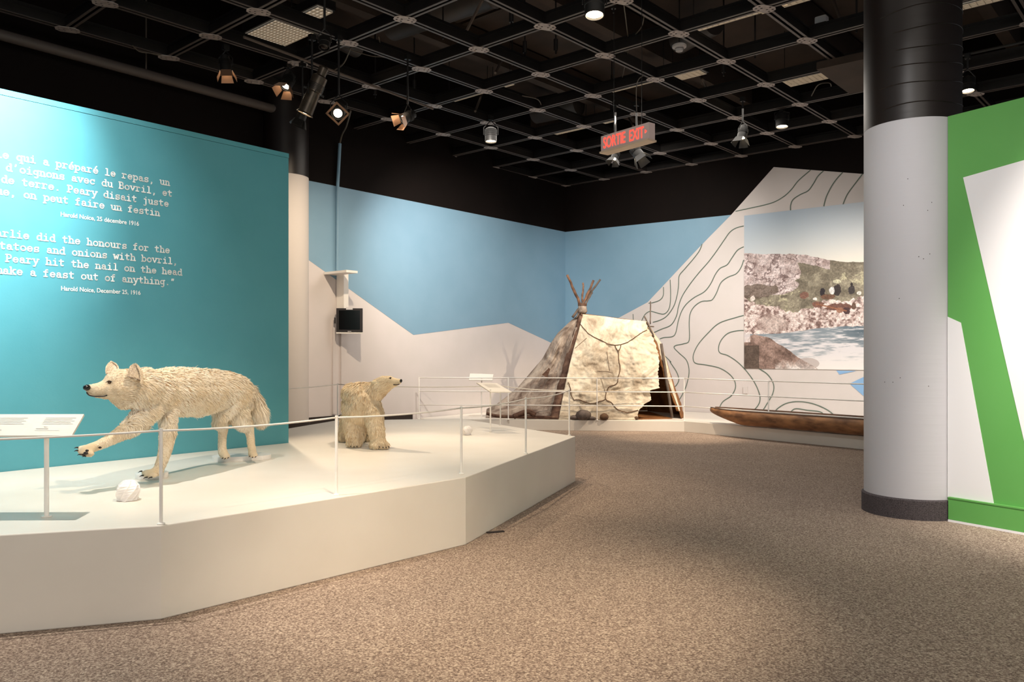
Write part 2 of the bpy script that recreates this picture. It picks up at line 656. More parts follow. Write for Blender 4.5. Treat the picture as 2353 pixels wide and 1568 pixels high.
# shore
sl = np.interp(u[0], [0, .2, .45, .6, .8, 1.0, 1.3], [.555, .60, .64, .60, .575, .56, .55])[None, :] + (f2 - .5) * .08
shore = v > sl
sc_ = mixc(C(150, 124, 118), C(232, 216, 212), (f3 * .8 + f2 * .5 - .42) * 3.2)
sc_ = mixc(sc_, C(100, 78, 74), np.clip((.42 - f3) * 8, 0, 1) * .55)
L = mixc(L, sc_, shore * 1.0)
bb = (((u - .24) / .14) ** 2 + ((v - .715) / .07) ** 2 + (f2 - .5) < .8)
L = mixc(L, mixc(C(150, 128, 122), C(214, 198, 192), (f2 - .3) * 2), bb * .8)
# goods and people on the shore
for (uu, vv, a_, b2, cc) in [(.655, .525, .022, .025, (40, 34, 40)), (.78, .515, .034, .035, (52, 44, 44)), (.735, .52, .022, .024, (226, 224, 224)),
                             (.90, .518, .026, .026, (60, 54, 56)), (.902, .487, .011, .012, (40, 32, 36)), (.965, .542, .022, .010, (230, 224, 218)), (.50, .54, .04, .022, (128, 92, 80)),
                             (.70, .555, .06, .016, (110, 80, 64)), (.62, .60, .05, .02, (120, 84, 72)), (.79, .62, .11, .022, (112, 78, 68)),
                             (.86, .645, .03, .02, (70, 48, 50)), (.80, .64, .03, .016, (150, 110, 92)), (.74, .585, .03, .012, (232, 220, 212)), (.68, .61, .02, .012, (236, 226, 220)), (.92, .62, .02, .02, (100, 76, 64)), (.78, .465, .035, .012, (206, 202, 176)), (.595, .565, .018, .01, (240, 236, 232)), (.07, .545, .02, .018, (226, 214, 208))]:
    g = (((u - uu) / a_) ** 2 + ((v - vv) / b2) ** 2 + (f3 - .5) * 1.2 < 1)
    L = mixc(L, C(*cc), g * .95)
bline = (np.abs((v - .60) - (u - .62) * .19) < .0045) & (u > .6) & (u < .86)
L = mixc(L, C(150, 100, 76), bline * .9)
# water
wl_ = np.interp(u[0], [0, .12, .3, .45, .6, .8, 1, 1.3], [.775, .775, .775, .765, .748, .742, .735, .73])[None, :] + (f2 - .5) * .014
wat = v > wl_
dep = (v - wl_)
wc = mixc(C(138, 150, 160), C(228, 224, 228), dep * 7 + (fw - .5) * 3.0)
wc = mixc(wc, C(60, 78, 92), np.clip((u - .72) * 3, 0, 1) * np.clip(.16 - dep, 0, .16) * 6 * (fw < .54))
wc = mixc(wc, C(245, 240, 238), np.clip((v - .88) * 9, 0, 1))
L = mixc(L, wc, wat * 1.0)
# foreground rock, lower left
fl = np.interp(u[0], [0, .03, .08, .2, .33, .45, .55, .62, 1.3], [.83, .80, .775, .80, .86, .925, .965, 1.0, 1.1])[None, :] + (f2 - .5) * .012
fg = v > fl
fc = mixc(C(96, 76, 68), C(168, 142, 132), (f2 * .8 + f1 * .5 - .4) * 2.4)
fc = mixc(fc, C(74, 64, 56), (u < .125) * (v > .85) * .7)
fc = mixc(fc, C(240, 234, 232), np.clip((v - .955) * 20 - (.5 - f1) * 3 - 0.2, 0, 1) * (u > .26))
L = mixc(L, fc, fg * 1.0)
L = mixc(L, C(226, 216, 216), ((u < .05) & (v > .765) & (v < .83)) * .85)
fg2 = (((u - .53) / .10) ** 2 + ((v - .965) / .035) ** 2 < 1)
L = mixc(L, C(176, 162, 158), fg2 * .6)
f4 = vnoise((hN, wN), (150, 130), 9, 3, .7)
L = L * np.where(wat & ~fg, 1, .74 + .52 * f4)[..., None]
img = np.where(land[..., None], L, img)
img = np.clip(img, 0, 255) / 255.0
# vertical edge: top and bottom slant a little, done by the quad itself
pix = np.ones((hN, wN, 4), dtype=np.float32)
pix[..., :3] = img[::-1]
im = bpy.data.images.new('shore_print', wN, hN)
im.pixels.foreach_set(pix.ravel())
im.update()
im.pack()
M_photo = bpy.data.materials.new('photo_print')
M_photo.use_nodes = True
nt = M_photo.node_tree
tx = nt.nodes.new('ShaderNodeTexImage')
tx.image = im
tx.extension = 'EXTEND'
nt.links.new(tx.outputs['Color'], nt.nodes['Principled BSDF'].inputs['Base Color'])
nt.nodes['Principled BSDF'].inputs['Roughness'].default_value = 0.55
pr = CX + (1984 - CX) + 90
tl, tr, br, bl = (1710, 496), (1984 + 82, 458.3), (1984 + 82, 855.5), (1710, 847)
ZT, ZB = onright(*tl).z, onright(*bl).z
q_bl, q_tl = onright(1710, 847, 0.02), onright(1710, 496, 0.02)
q_r = onright(2066, 600, 0.02)
vs = [q_bl, Vector((q_r.x, q_r.y, q_bl.z)), Vector((q_r.x, q_r.y, q_tl.z)), q_tl]
mb = MB()
mb.slab(vs, 0.012)
ph = mb.build('shore_photograph', M_photo)
tag(ph, 'large photo print of a rocky shore with boulders and water on the mural wall', 'wall photo')
uvl = ph.data.uv_layers.new(name='UVMap')
for poly in ph.data.polygons:
    for li in poly.loop_indices:
        vi = ph.data.loops[li].vertex_index % 4
        # u follows true wall distance; picture coordinate is perspective-corrected below
        uvl.data[li].uv = [(0, 0), (1, 0), (1, 1), (0, 1)][vi]

# ------------------------------------------------------------------ teal wall with quotation
E = Vector((-2.339, 8.29, 0))
TW = 5.4
HT = 3.54
mb = MB()
e0 = E - A * TW
mb.prism([e0, E, E - NL * 0.22, e0 - NL * 0.22][::-1], 0, HT - 0.05)
tw = mb.build('wall_teal', M_teal)
tag(tw, kind='structure')
mb = MB()
mb.prism([e0 + NL * 0.004, E + NL * 0.004 + A * 0.002, E - NL * 0.22 + A * 0.002, e0 - NL * 0.22][::-1], HT - 0.047, HT)
mb.build('top_cap', M_teal, tw)


def arc(cx, cy, rx, ry, a0, a1, n=12):
    return [(cx + rx * math.cos(math.radians(a0 + (a1 - a0) * i / n)), cy + ry * math.sin(math.radians(a0 + (a1 - a0) * i / n))) for i in range(n + 1)]


bo, to, as_, de = .08, .84, 1.22, -.34
SF = (lambda x, y, w=.17: [(x - w, y), (x + w, y)])
GL = {
    'a': [arc(.43, .30, .27, .21, 0, 360, 14), [(.20, .70)] + arc(.45, .62, .26, .21, 120, 0, 6) + [(.71, .2), (.78, .09), (.93, .09)]],
    'b': [[(.06, as_), (.22, as_), (.22, bo)], arc(.54, .45, .33, .37, 0, 360, 16), [(.1, bo), (.22, bo)]],
    'c': [arc(.5, .45, .36, .37, 40, 320, 14), [(.80, .84), (.80, .62)]],
    'd': [[(.62, as_), (.78, as_), (.78, bo), (.94, bo)], arc(.46, .45, .33, .37, 0, 360, 16)],
    'e': [arc(.5, .45, .36, .37, 0, 318, 16), [(.14, .47), (.86, .47)]],
    'f': [[(.40, bo), (.40, 1.0)] + arc(.62, 1.0, .22, .22, 180, 60, 5), [(.14, to), (.72, to)], SF(.40, bo, .26)],
    'g': [arc(.44, .50, .30, .32, 0, 360, 14), [(.94, to), (.76, to), (.76, -.1)] + arc(.50, -.1, .26, .26, 0, -130, 7)],
    'h': [[(.06, as_), (.22, as_), (.22, bo)], [(.22, .55)] + arc(.50, .56, .27, .27, 160, 0, 7) + [(.77, bo)], SF(.22, bo), SF(.78, bo)],
    'i': [[(.24, to), (.5, to), (.5, bo)], SF(.5, bo, .34), [(.5, 1.17), (.5, 1.19)]],
    'j': [[(.3, to), (.62, to), (.62, -.1)] + arc(.38, -.1, .24, .24, 0, -130, 6), [(.62, 1.17), (.62, 1.19)]],
    'k': [[(.06, as_), (.22, as_), (.22, bo)], [(.24, .42), (.74, to)], [(.42, .55), (.80, bo)], SF(.22, bo, .14), SF(.80, bo, .14), SF(.76, to, .14)],
    'l': [[(.26, as_), (.5, as_), (.5, bo)], SF(.5, bo, .34)],
    'm': [[(.0, to), (.13, to), (.13, bo)], [(.13, .66)] + arc(.31, .62, .18, .22, 150, 0, 5) + [(.5, bo)], [(.5, .66)] + arc(.68, .62, .18, .22, 150, 0, 5) + [(.87, bo)], SF(.12, bo, .11), SF(.5, bo, .09), SF(.89, bo, .11)],
    'n': [[(.05, to), (.22, to), (.22, bo)], [(.22, .55)] + arc(.50, .56, .27, .27, 160, 0, 7) + [(.77, bo)], SF(.22, bo), SF(.78, bo)],
    'o': [arc(.5, .45, .37, .37, 0, 360, 18)],
    'p': [[(.05, to), (.2, to), (.2, de)], arc(.54, .45, .33, .37, 0, 360, 16), SF(.22, de, .19)],
    'q': [[(.95, to), (.8, to), (.8, de)], arc(.46, .45, .33, .37, 0, 360, 16), SF(.78, de, .19)],
    'r': [[(.1, to), (.32, to), (.32, bo)], [(.32, .5)] + arc(.62, .5, .30, .33, 170, 50, 6), SF(.34, bo, .26)],
    's': [arc(.5, .64, .30, .19, 20, 250, 9) + arc(.5, .27, .32, .19, 70, -160, 9), [(.78, .84), (.78, .66)], [(.2, .06), (.2, .26)]],
    't': [[(.40, 1.12), (.40, .28)] + arc(.60, .28, .20, .20, 180, 320, 6), [(.12, to), (.80, to)]],
    'u': [[(.05, to), (.22, to), (.22, .36)] + arc(.48, .34, .26, .26, 180, 330, 6), [(.60, to), (.77, to), (.77, bo), (.94, bo)]],
    'v': [[(.14, to), (.5, bo), (.86, to)], SF(.16, to, .15), SF(.84, to, .15)],
    'w': [[(.08, to), (.28, bo), (.5, .66), (.72, bo), (.92, to)], SF(.1, to, .12), SF(.9, to, .12)],
    'y': [[(.16, to), (.52, .1)], [(.86, to), (.36, de), (.14, de)], SF(.16, to, .15), SF(.86, to, .13)],
    'B': [[(.2, bo), (.2, as_)], [(.04, as_), (.5, as_)] + arc(.52, .94, .25, .28, 90, -90, 7) + [(.2, .66)], [(.5, .66)] + arc(.55, .37, .32, .29, 90, -90, 8) + [(.04, bo)]],
    'C': [arc(.52, .65, .38, .57, 45, 315, 14), [(.84, as_), (.84, .9)]],
    'P': [[(.24, bo), (.24, as_)], [(.06, as_), (.55, as_)] + arc(.56, .90, .30, .32, 90, -90, 8) + [(.24, .58)], SF(.26, bo, .22)],
    ',': [[(.46, .16), (.50, .02), (.38, -.16)], [(.42, .13), (.52, .13)]],
    '.': [[(.47, .1), (.53, .1)], [(.47, .14), (.53, .14)]],
    "'": [[(.5, 1.25), (.42, .98)], [(.5, 1.25), (.5, 1.2)]],
    '"': [[(.38, 1.25), (.30, .95)], [(.66, 1.25), (.58, .95)]],
    ' ': [],
}
GL['\u00e9'] = GL['e'] + [[(.46, 1.06), (.68, 1.30)]]
PITCH = 0.0487


def text_line(parent, txt, t_end, z, off=0.004, sw=.088):
    """typewriter lettering on the teal wall; t_end = distance of the line's right end from the wall's end"""
    mb = MB()
    n = len(txt)

    def P(x, y):
        return E - A * (t_end + 0.003 - x) + UP * (z + y) + NL * off
    for i, ch in enumerate(txt):
        for st in GL[ch]:
            pts = [((i - n + 0.02 + p[0] * 0.96) * PITCH, p[1] * PITCH) for p in st]
            w = sw * PITCH * 1.18
            for a_, b_ in zip(pts[:-1], pts[1:]):
                dx, dy = b_[0] - a_[0], b_[1] - a_[1]
                l = math.hypot(dx, dy) or 1e-9
                nx, ny = -dy / l * w, dx / l * w
                mb.add([P(a_[0] + nx, a_[1] + ny), P(a_[0] - nx, a_[1] - ny), P(b_[0] - nx, b_[1] - ny), P(b_[0] + nx, b_[1] + ny)], [(0, 1, 2, 3)])
            for q in pts:
                mb.add([P(q[0] + w * math.cos(k * PI / 4), q[1] + w * math.sin(k * PI / 4)) for k in range(8)], [tuple(range(8))])
    o = mb.build('lettering', M_letter, parent)
    return o


for txt, te, z in [
    ("Charlie qui a pr\u00e9par\u00e9 le repas, un", 1.275, 2.992), ("et d'oignons avec du Bovril, et", 1.252, 2.895),
    ("pommes de terre. Peary disait juste", 1.285, 2.797), ("que, on peut faire un festin", 1.369, 2.70),
    ("Charlie did the honours for the", 1.275, 2.37), ("potatoes and onions with bovril,", 1.20, 2.272),
    ("Peary hit the nail on the head", 1.157, 2.174), ('make a feast out of anything."', 1.225, 2.076)]:
    text_line(tw, txt, te, z)


def font_text(name, txt, size, origin, xdir, ydir, ndir, m, parent, width=None, extrude=0.0, bold=0.0):
    cu = bpy.data.curves.new(name, 'FONT')
    cu.body = txt
    cu.size = size
    cu.offset = bold
    cu.extrude = extrude
    tmp = bpy.data.objects.new('tmp', cu)
    COL.objects.link(tmp)
    bpy.context.view_layer.update()
    dg = bpy.context.evaluated_depsgraph_get()
    me = bpy.data.meshes.new_from_object(tmp.evaluated_get(dg))
    vs = np.array([v.co[:] for v in me.vertices])
    fs = [tuple(p.vertices) for p in me.polygons]
    bpy.data.objects.remove(tmp)
    bpy.data.meshes.remove(me)
    x0, x1 = vs[:, 0].min(), vs[:, 0].max()
    k = (width / (x1 - x0)) if width else 1.0
    out = [Vector(origin) + Vector(xdir) * ((v[0] - x0) * k) + Vector(ydir) * v[1] + Vector(ndir) * v[2] for v in vs]
    return addmesh(name, out, fs, m, parent)


for txt, tl_, tr_, z in [("Harold Noice, 25 d\u00e9cembre 1916", 2.214, 1.564, 2.59), ("Harold Noice, December 25, 1916", 2.21, 1.55, 1.973)]:
    font_text('lettering', txt, 0.053, E - A * tl_ + UP * z + NL * 0.004, A, UP, NL, M_letter, tw, width=tl_ - tr_, bold=0.0007)

# ------------------------------------------------------------------ low plinths
HP = 0.512
PL = [G(0, 1230, HP), G(370, 1208, HP), G(1070, 1097, HP), G(1322, 1003, HP), G(1055, 962, HP), G(770, 967, HP), G(663, 985, HP)]
d0 = (PL[0] - PL[1]).normalized()
first = PL[1] + d0 * 2.6
poly = [first] + PL[1:] + [Vector((-3.3, 9.5, HP)), E - NL * 0.24 + A * 0.02, E + NL * 0.006 + A * 0.02, E - A * 5.2 + NL * 0.006]
mb = MB()
mb.prism(poly, 0, HP)
o = mb.build('display_platform', M_plinth)
tag(o, 'large angular white platform carrying the wolf and the polar bear', 'platform')
bv = o.modifiers.new('b', 'BEVEL')
bv.width = 0.006
bv.segments = 2
bv.limit_method = 'ANGLE'
bv.angle_limit = math.radians(50)

H2 = 0.2
F = [G(958, 962.5, H2), G(1572, 968, H2), G(1984, 1003, H2)]
dF = (F[2] - F[1]).normalized()
f_end = F[2] + dF * 2.0
wl_pt = onleft(958, 950)
back_r = CORNER + B * 8.6
poly = [F[0], F[1], F[2], f_end, Vector((back_r.x, back_r.y, 0)) - A * 0.03, CORNER - A * 0.03 + B * 0.03]
poly[0] = Vector((wl_pt.x, wl_pt.y, 0)) + NL * 0.02
poly.insert(1, F[0] + (F[1] - F[0]).normalized() * 0.15)
mb = MB()
mb.prism(poly, 0, H2)
o = mb.build('display_platform', M_plinth)
tag(o, 'low white platform along the mural wall carrying the hide tent and canoe', 'platform')
bv = o.modifiers.new('b', 'BEVEL')
bv.width = 0.006
bv.segments = 2
bv.limit_method = 'ANGLE'
bv.angle_limit = math.radians(50)

# ------------------------------------------------------------------ green wall and columns
g0 = G(2178, 1197, 0)
g1 = Vector(((2353 - CX) / FPX * 6.34, 6.34, 0))
gd = (g1 - g0).normalized()
gn = Vector((gd.y, -gd.x, 0))
if gn.dot(Vector((0, 0, 0)) - g0) < 0:
    gn = -gn
HG = 3.5
gend = g0 + gd * 3.2
mb = MB()
mb.prism([g0, gend, gend - gn * 0.25, g0 - gn * 0.25], 0.03, HG)
gw = tag(mb.build('wall_green', M_green), kind='structure')


def ongreen(px, py, off=0):
    return hit(px, py, g0 + gn * off, gn)


def clipz(px, py):
    return ongreen(px, py, 0.003)


w1 = [clipz(2213, 408), clipz(2353, 368)]
e1 = (w1[1] - w1[0]).normalized()
w2 = clipz(2353, 1014)
e2 = (w2 - w1[0]).normalized()
q = [w1[0], w1[0] + e1 * 1.9, w1[0] + e1 * 1.9 + e2 * 2.6, w1[0] + e2 * ((w1[0].z - 0.25) / abs(e2.z))]
mb = MB()
mb.slab(q[::-1] if (q[1] - q[0]).cross(q[2] - q[1]).dot(gn) < 0 else q, 0.004)
mb.build('white_painted_shape', M_offwhite, gw)
q = [clipz(2177, 728), clipz(2208, 742), clipz(2284, 1160), clipz(2177, 1143)]
mb = MB()
mb.slab(q[::-1] if (q[1] - q[0]).cross(q[2] - q[1]).dot(gn) < 0 else q, 0.004)
mb.build('white_painted_shape', M_offwhite, gw)
# projecting base box of the green wall
mb = MB()
b0 = g0 + gd * 0.02
mb.prism([b0, gend, gend + gn * 0.03, b0 + gn * 0.03], 0.02, 0.2)
mb.build('base_panel', M_green, gw)
mb = MB()
mb.prism([b0, gend, gend + gn * 0.035, b0 + gn * 0.035], 0.2, 0.212)
mb.build('base_ledge', M_green, gw)
mb = MB()
mb.prism([b0, gend, gend + gn * 0.036, b0 + gn * 0.036], 0.0, 0.018)
mb.build('base_strip', M_offwhite, gw)

# painted concrete with faint spiral form marks


def column_mat(name, c, rough, bs=.16):
    m = mat(name, c, rough)
    nt = m.node_tree
    b = nt.nodes['Principled BSDF']
    tc = nt.nodes.new('ShaderNodeTexCoord')
    mp = nt.nodes.new('ShaderNodeMapping')
    mp.inputs['Rotation'].default_value = (0.12, 0.05, 0)
    wv = nt.nodes.new('ShaderNodeTexNoise')
    wv.inputs['Scale'].default_value = 1.0
    wv.inputs['Detail'].default_value = 6
    mp.inputs['Scale'].default_value = (0.8, 0.8, 16)
    bp = nt.nodes.new('ShaderNodeBump')
    bp.inputs['Strength'].default_value = bs
    bp.inputs['Distance'].default_value = 0.012
    nt.links.new(tc.outputs['Object'], mp.inputs['Vector'])
    nt.links.new(mp.outputs['Vector'], wv.inputs['Vector'])
    nt.links.new(wv.outputs['Fac'], bp.inputs['Height'])
    nt.links.new(bp.outputs['Normal'], b.inputs['Normal'])
    return m


M_colw = column_mat('column_white', (196, 194, 199), 0.6)
M_colw2 = column_mat('column_white_warm', (214, 206, 200), 0.6)
M_colb = column_mat('column_black', (26, 17, 14), 0.42, .12)


def column(loc, r, ztop, label, mw, zb=.17):
    t = thing('column', label, 'column', loc)
    x, y = loc[0], loc[1]
    n = 64
    o = MB().lathe([(r, zb), (r, ztop)], (x, y, 0), n=n).build('white_shaft', mw, t)
    smooth_by_angle(o)
    o = MB().lathe([(r + 0.001, ztop), (r + 0.001, ZC)], (x, y, 0), n=n).build('black_shaft', M_colb, t)
    smooth_by_angle(o)
    o = MB().lathe([(r + 0.02, 0), (r + 0.02, zb - .005), (r, zb + .008)], (x, y, 0), n=n).build('carpet_base', M_carpetbase if r > .4 else M_dark, t)
    smooth_by_angle(o)
    return t


colr = column((3.66, 7.25, 0), 0.403, 3.50, 'thick round column, white below and black above, beside the green wall', M_colw)
# form ridges and blow holes on the front column
mb = MB()
for k in range(15):
    z0 = 3.62 + k * 0.17 + random.uniform(-.02, .02)
    pts = []
    a0 = random.uniform(200, 250)
    for i in range(30):
        a_ = math.radians(a0 + i * 5)
        pts.append((3.66 + 0.405 * math.cos(a_), 7.25 + 0.405 * math.sin(a_), z0 + 0.012 * math.sin(i * .25 + k) + i * .0016))
    mb.tube(pts, 0.004, 5)
mb.build('form_ridge', M_colb, colr)
mb = MB()
for k in range(12):
    a_ = math.radians(random.uniform(205, 285))
    z0 = random.choice([2.95, 2.72, 2.3, 1.9, 1.2]) + random.uniform(-.04, .04)
    c = Vector((3.66 + 0.403 * math.cos(a_), 7.25 + 0.403 * math.sin(a_), z0))
    nn = Vector((math.cos(a_), math.sin(a_), 0))
    mb.lathe([(0.004, 0), (0.003, 0.0015)], c, nn, n=6)
mb.build('blow_holes', M_dark, colr)
column(((657 - CX) / FPX * 12.85, 12.85, 0), 0.36, 4.30, 'white round column by the teal wall end in the far left corner', M_colw2, .35)

# ------------------------------------------------------------------ rope barrier on the large platform


def post(px, py, z, h, r, parent, m=M_rail):
    p = G(px, py, z)
    mb = MB()
    mb.lathe([(r, 0), (r, h - .01), (r * .9, h)], p, n=12)
    mb.lathe([(r * 2.2, 0), (r * 2.2, 0.006), (r * 1.2, 0.01)], p, n=12)
    o = mb.build('post', m, parent)
    smooth_by_angle(o)
    return p


rb = thing('rope_barrier', 'low rope barrier of thin white posts and cord around the large platform', 'barrier', G(773, 1138, HP))
PH = 0.525
spec = [(370, 1205), (773, 1138), (1060, 1090), (1208, 1043), (1308, 1001), (1150, 977), (776, 970)]
pp = []
for px, py in spec:
    pp.append(post(px, py, HP + 0.001, PH, 0.0095, rb))
pl = pp[0] + d0 * 1.9
pl.z = HP
mb = MB()
mb.lathe([(0.0095, 0), (0.0095, PH)], pl, n=12)
mb.build('post', M_rail, rb)
last = Vector((-3.1, 9.3, HP))
mb = MB()
mb.lathe([(0.0095, 0), (0.0095, PH)], last, n=12)
mb.build('post', M_rail, rb)
chain = [pl] + pp + [last]
for a_, b_ in zip(chain[:-1], chain[1:]):
    L_ = (b_ - a_).length
    pts = []
    for i in range(13):
        t = i / 12
        p = a_.lerp(b_, t)
        pts.append(Vector((p.x, p.y, HP + PH - 0.012 - 4 * t * (1 - t) * 0.012 * L_)))
    o = MB().tube(pts, 0.006, 8).build('cord', M_cord, rb, smooth=True)

# rail barrier on the low platform
rr = thing('railing', 'white three-rail railing in front of the tent and canoe', 'railing', G(1372, 966, H2))
inw = lambda P, k: Vector((P.x, P.y, H2)) + k
spec2 = [(963, 963.3), (1168, 964.5), (1372, 966), (1572, 967.6), (1766, 984.5)]
rp = []
for px, py in spec2:
    rp.append(post(px, py, H2 + 0.001, 0.79, 0.011, rr))
rp.append(f_end + A * 0.03)
rp[-1].z = H2
p = rp[-1]
mb = MB()
mb.lathe([(0.011, 0), (0.011, 0.79)], p, n=10)
mb.build('post', M_rail, rr)
for z in (0.785, 0.53, 0.27):
    for a_, b_ in zip(rp[:-1], rp[1:]):
        o = MB().tube([Vector((a_.x, a_.y, H2 + z)), Vector((b_.x, b_.y, H2 + z))], 0.0095, 8).build('rail', M_rail, rr, smooth=True)

# ------------------------------------------------------------------ reading panels


def reading_panel(label, quad, legs, zbase, rleg, lines=None):
    q = [Vector(p) for p in quad]
    c = sum(q, Vector()) / 4
    base = Vector((legs[0][0].x, legs[0][0].y, zbase))
    t = thing('reading_panel', label, 'info panel', base)
    n = (q[1] - q[0]).cross(q[2] - q[1])
    if n.z < 0:
        q = q[::-1]
        n = -n
    n.normalize()
    MB().slab(q, 0.012).build('panel_face', M_plinth, t)
    for p, top in legs:
        mb = MB()
        mb.tube([Vector((p.x, p.y, zbase + 0.001)), Vector((p.x, p.y, top))], rleg, 12)
        mb.lathe([(rleg * 2.2, 0.001), (rleg * 2.2, 0.007)], Vector((p.x, p.y, zbase)), n=14)
        mb.build('leg', M_rail, t, smooth=False)
    if lines:
        o = Vector(quad[3])
        ex = Vector(quad[2]) - o
        ey = Vector(quad[0]) - o
        mb = MB()
        for (u0, u1, v0, th) in lines:
            a_, b_ = o + ex * u0 + ey * v0, o + ex * u1 + ey * v0
            dy = ey.normalized() * th
            mb.add([p_ + n * 0.0015 for p_ in (a_ - dy, b_ - dy, b_ + dy, a_ + dy)], [(0, 1, 2, 3)])
        mb.build('printed_text_lines', M_print, t)
    return t


bl = W(165, 1001, 4.46)
tr_ = W(193, 952, 4.66)
ex = Vector((-1, -0.02, 0)).normalized() * 0.86
lines = []
for k in range(5):
    lines.append((0.76, 0.965 - 0.02 * (k % 2), 0.80 - 0.07 * k, 0.0016))
    lines.append((0.40, 0.64 - 0.02 * (k % 2), 0.80 - 0.07 * k, 0.0016))
lines += [(0.74, .82, .30, .003), (.74, .9, .22, .0012), (.38, .52, .24, .003), (.05, .3, .7, .0016), (.05, .3, .62, .0016)]
pA = G(107, 1188, HP)
pB = pA + ex.normalized() * 0.5
reading_panel('slanted white text panel on legs at the platform edge near the wolf', [tr_ + ex, tr_, bl, bl + ex], [(pA, 1.03), (pB, 1.03)], HP, 0.013, lines)
pC = G(1127, 993, HP)
reading_panel('tilted white text panel on a thin post right of the polar bear', [W(1094.6, 879.6, 9.75), W(1141.7, 880.8, 9.75), W(1176, 900.8, 9.38), W(1126.8, 900.8, 9.38)],
              [(pC, 1.02)], HP, 0.009, [(.2, .8, .8 - .1 * k, .004) for k in range(4)])
pD = G(1106, 963.2, H2)
pD = Vector((pD.x, pD.y + .12, H2))
reading_panel('small bright white panel on a post behind the railing left of the tent', [W(1080, 858.6, 15.35), W(1133.7, 860.4, 15.35), W(1131.4, 874.6, 15.12), W(1077.4, 873.6, 15.12)],
              [(pD, 0.97)], H2, 0.012)

# ------------------------------------------------------------------ feet discs under the wolf
M_disc = mat('disc_white', (238, 234, 230), 0.45)


def disc(parts, label):
    c = parts[0][0]
    if len(parts) == 1:
        r = parts[0][1]
        o = MB().lathe([(r, 0.001), (r, 0.036), (r - .004, 0.04)], c, n=48).build('foot_disc', M_disc)
    else:
        (c1, ra), (c2, rb_) = parts
        d = (c2 - c1)
        ang = math.atan2(d.y, d.x)
        pts = []
        for i in range(25):
            a_ = ang + PI / 2 + 0.35 + (PI - 0.7) * i / 24
            pts.append((c1.x + ra * math.cos(a_), c1.y + ra * math.sin(a_)))
        mid = (c1 + c2) / 2
        s = Vector((-d.y, d.x, 0)).normalized() * min(ra, rb_) * 0.86
        pts.append((mid.x - s.x, mid.y - s.y))
        for i in range(25):
            a_ = ang - PI / 2 + 0.35 + (PI - 0.7) * i / 24
            pts.append((c2.x + rb_ * math.cos(a_), c2.y + rb_ * math.sin(a_)))
        pts.append((mid.x + s.x, mid.y + s.y))
        o = MB().prism(pts, HP + 0.001, HP + 0.04).build('foot_disc', M_disc)
    smooth_by_angle(o, 50)
    tag(o, label, 'base disc')
    return o


disc([(G(349, 1098, HP), 0.115)], 'small round white disc under the planted front paw of the wolf')
disc([(G(525, 1058, HP), 0.135), (G(588, 1055, HP), 0.13)], 'double round white disc under the two hind paws of the wolf')

# ------------------------------------------------------------------ animals


def icos():
    bm = bmesh.new()
    bmesh.ops.create_icosphere(bm, subdivisions=2, radius=1.0)
    vs = np.array([v.co[:] for v in bm.verts])
    fs = [tuple(v.index for v in f.verts) for f in bm.faces]
    bm.free()
    return vs, fs


ICO_V, ICO_F = icos()


def blob_object(name, ells, material, parent, voxel, smooth_it=8, floor_z=0.0):
    """ells: list of (centre, (r_forward, r_side, r_up), forward dir). Fused into one continuous skin."""
    mb = MB()
    for c, (rf, rs, ru), fw_ in ells:
        fw_ = Vector(fw_).normalized()
        sd = fw_.cross(UP)
        if sd.length < 1e-3:
            sd = Vector((1, 0, 0))
        sd.normalize()
        upv = sd.cross(fw_)
        Mx = np.array([fw_[:], sd[:], upv[:]])
        vs = (ICO_V * np.array([rf, rs, ru])) @ Mx + np.array(c[:])
        mb.add([tuple(v) for v in vs], ICO_F)
    o = mb.build(name, material, parent)
    m = o.modifiers.new('r', 'REMESH')
    m.mode = 'VOXEL'
    m.voxel_size = voxel
    m2 = o.modifiers.new('s', 'SMOOTH')
    m2.factor = 0.5
    m2.iterations = smooth_it
    bpy.context.view_layer.update()
    dg = bpy.context.evaluated_depsgraph_get()
    me = bpy.data.meshes.new_from_object(o.evaluated_get(dg))
    o.modifiers.clear()
    old = o.data
    o.data = me
    bpy.data.meshes.remove(old)
    me.name = name
    zl = floor_z + .0015 - wloc(o)[2]
    for v_ in me.vertices:
        if v_.co.z < zl:
            v_.co.z = zl
    me.polygons.foreach_set('use_smooth', [True] * len(me.polygons))
    return o


def chain_ells(pts, fwd=None, step=0.5):
    """pts: (px,py,D,r_px [,side scale]); spheres along the limb with interpolated radii"""
    out = []
    P = [(W(p[0], p[1], p[2]), p[3] * p[2] / FPX, (p[4] if len(p) > 4 else 1.0)) for p in pts]
    for (c0, r0, s0), (c1, r1_, s1) in zip(P[:-1], P[1:]):
        L_ = (c1 - c0).length
        n = max(1, int(L_ / (step * min(r0, r1_))))
        for i in range(n):
            t = i / n
            r = r0 + (r1_ - r0) * t
            s = s0 + (s1 - s0) * t
            out.append((c0.lerp(c1, t), (r, r * s, r), fwd or (c1 - c0)))
    c, r, s = P[-1]
    out.append((c, (r, r * s, r), fwd or (P[-1][0] - P[-2][0])))
    return out


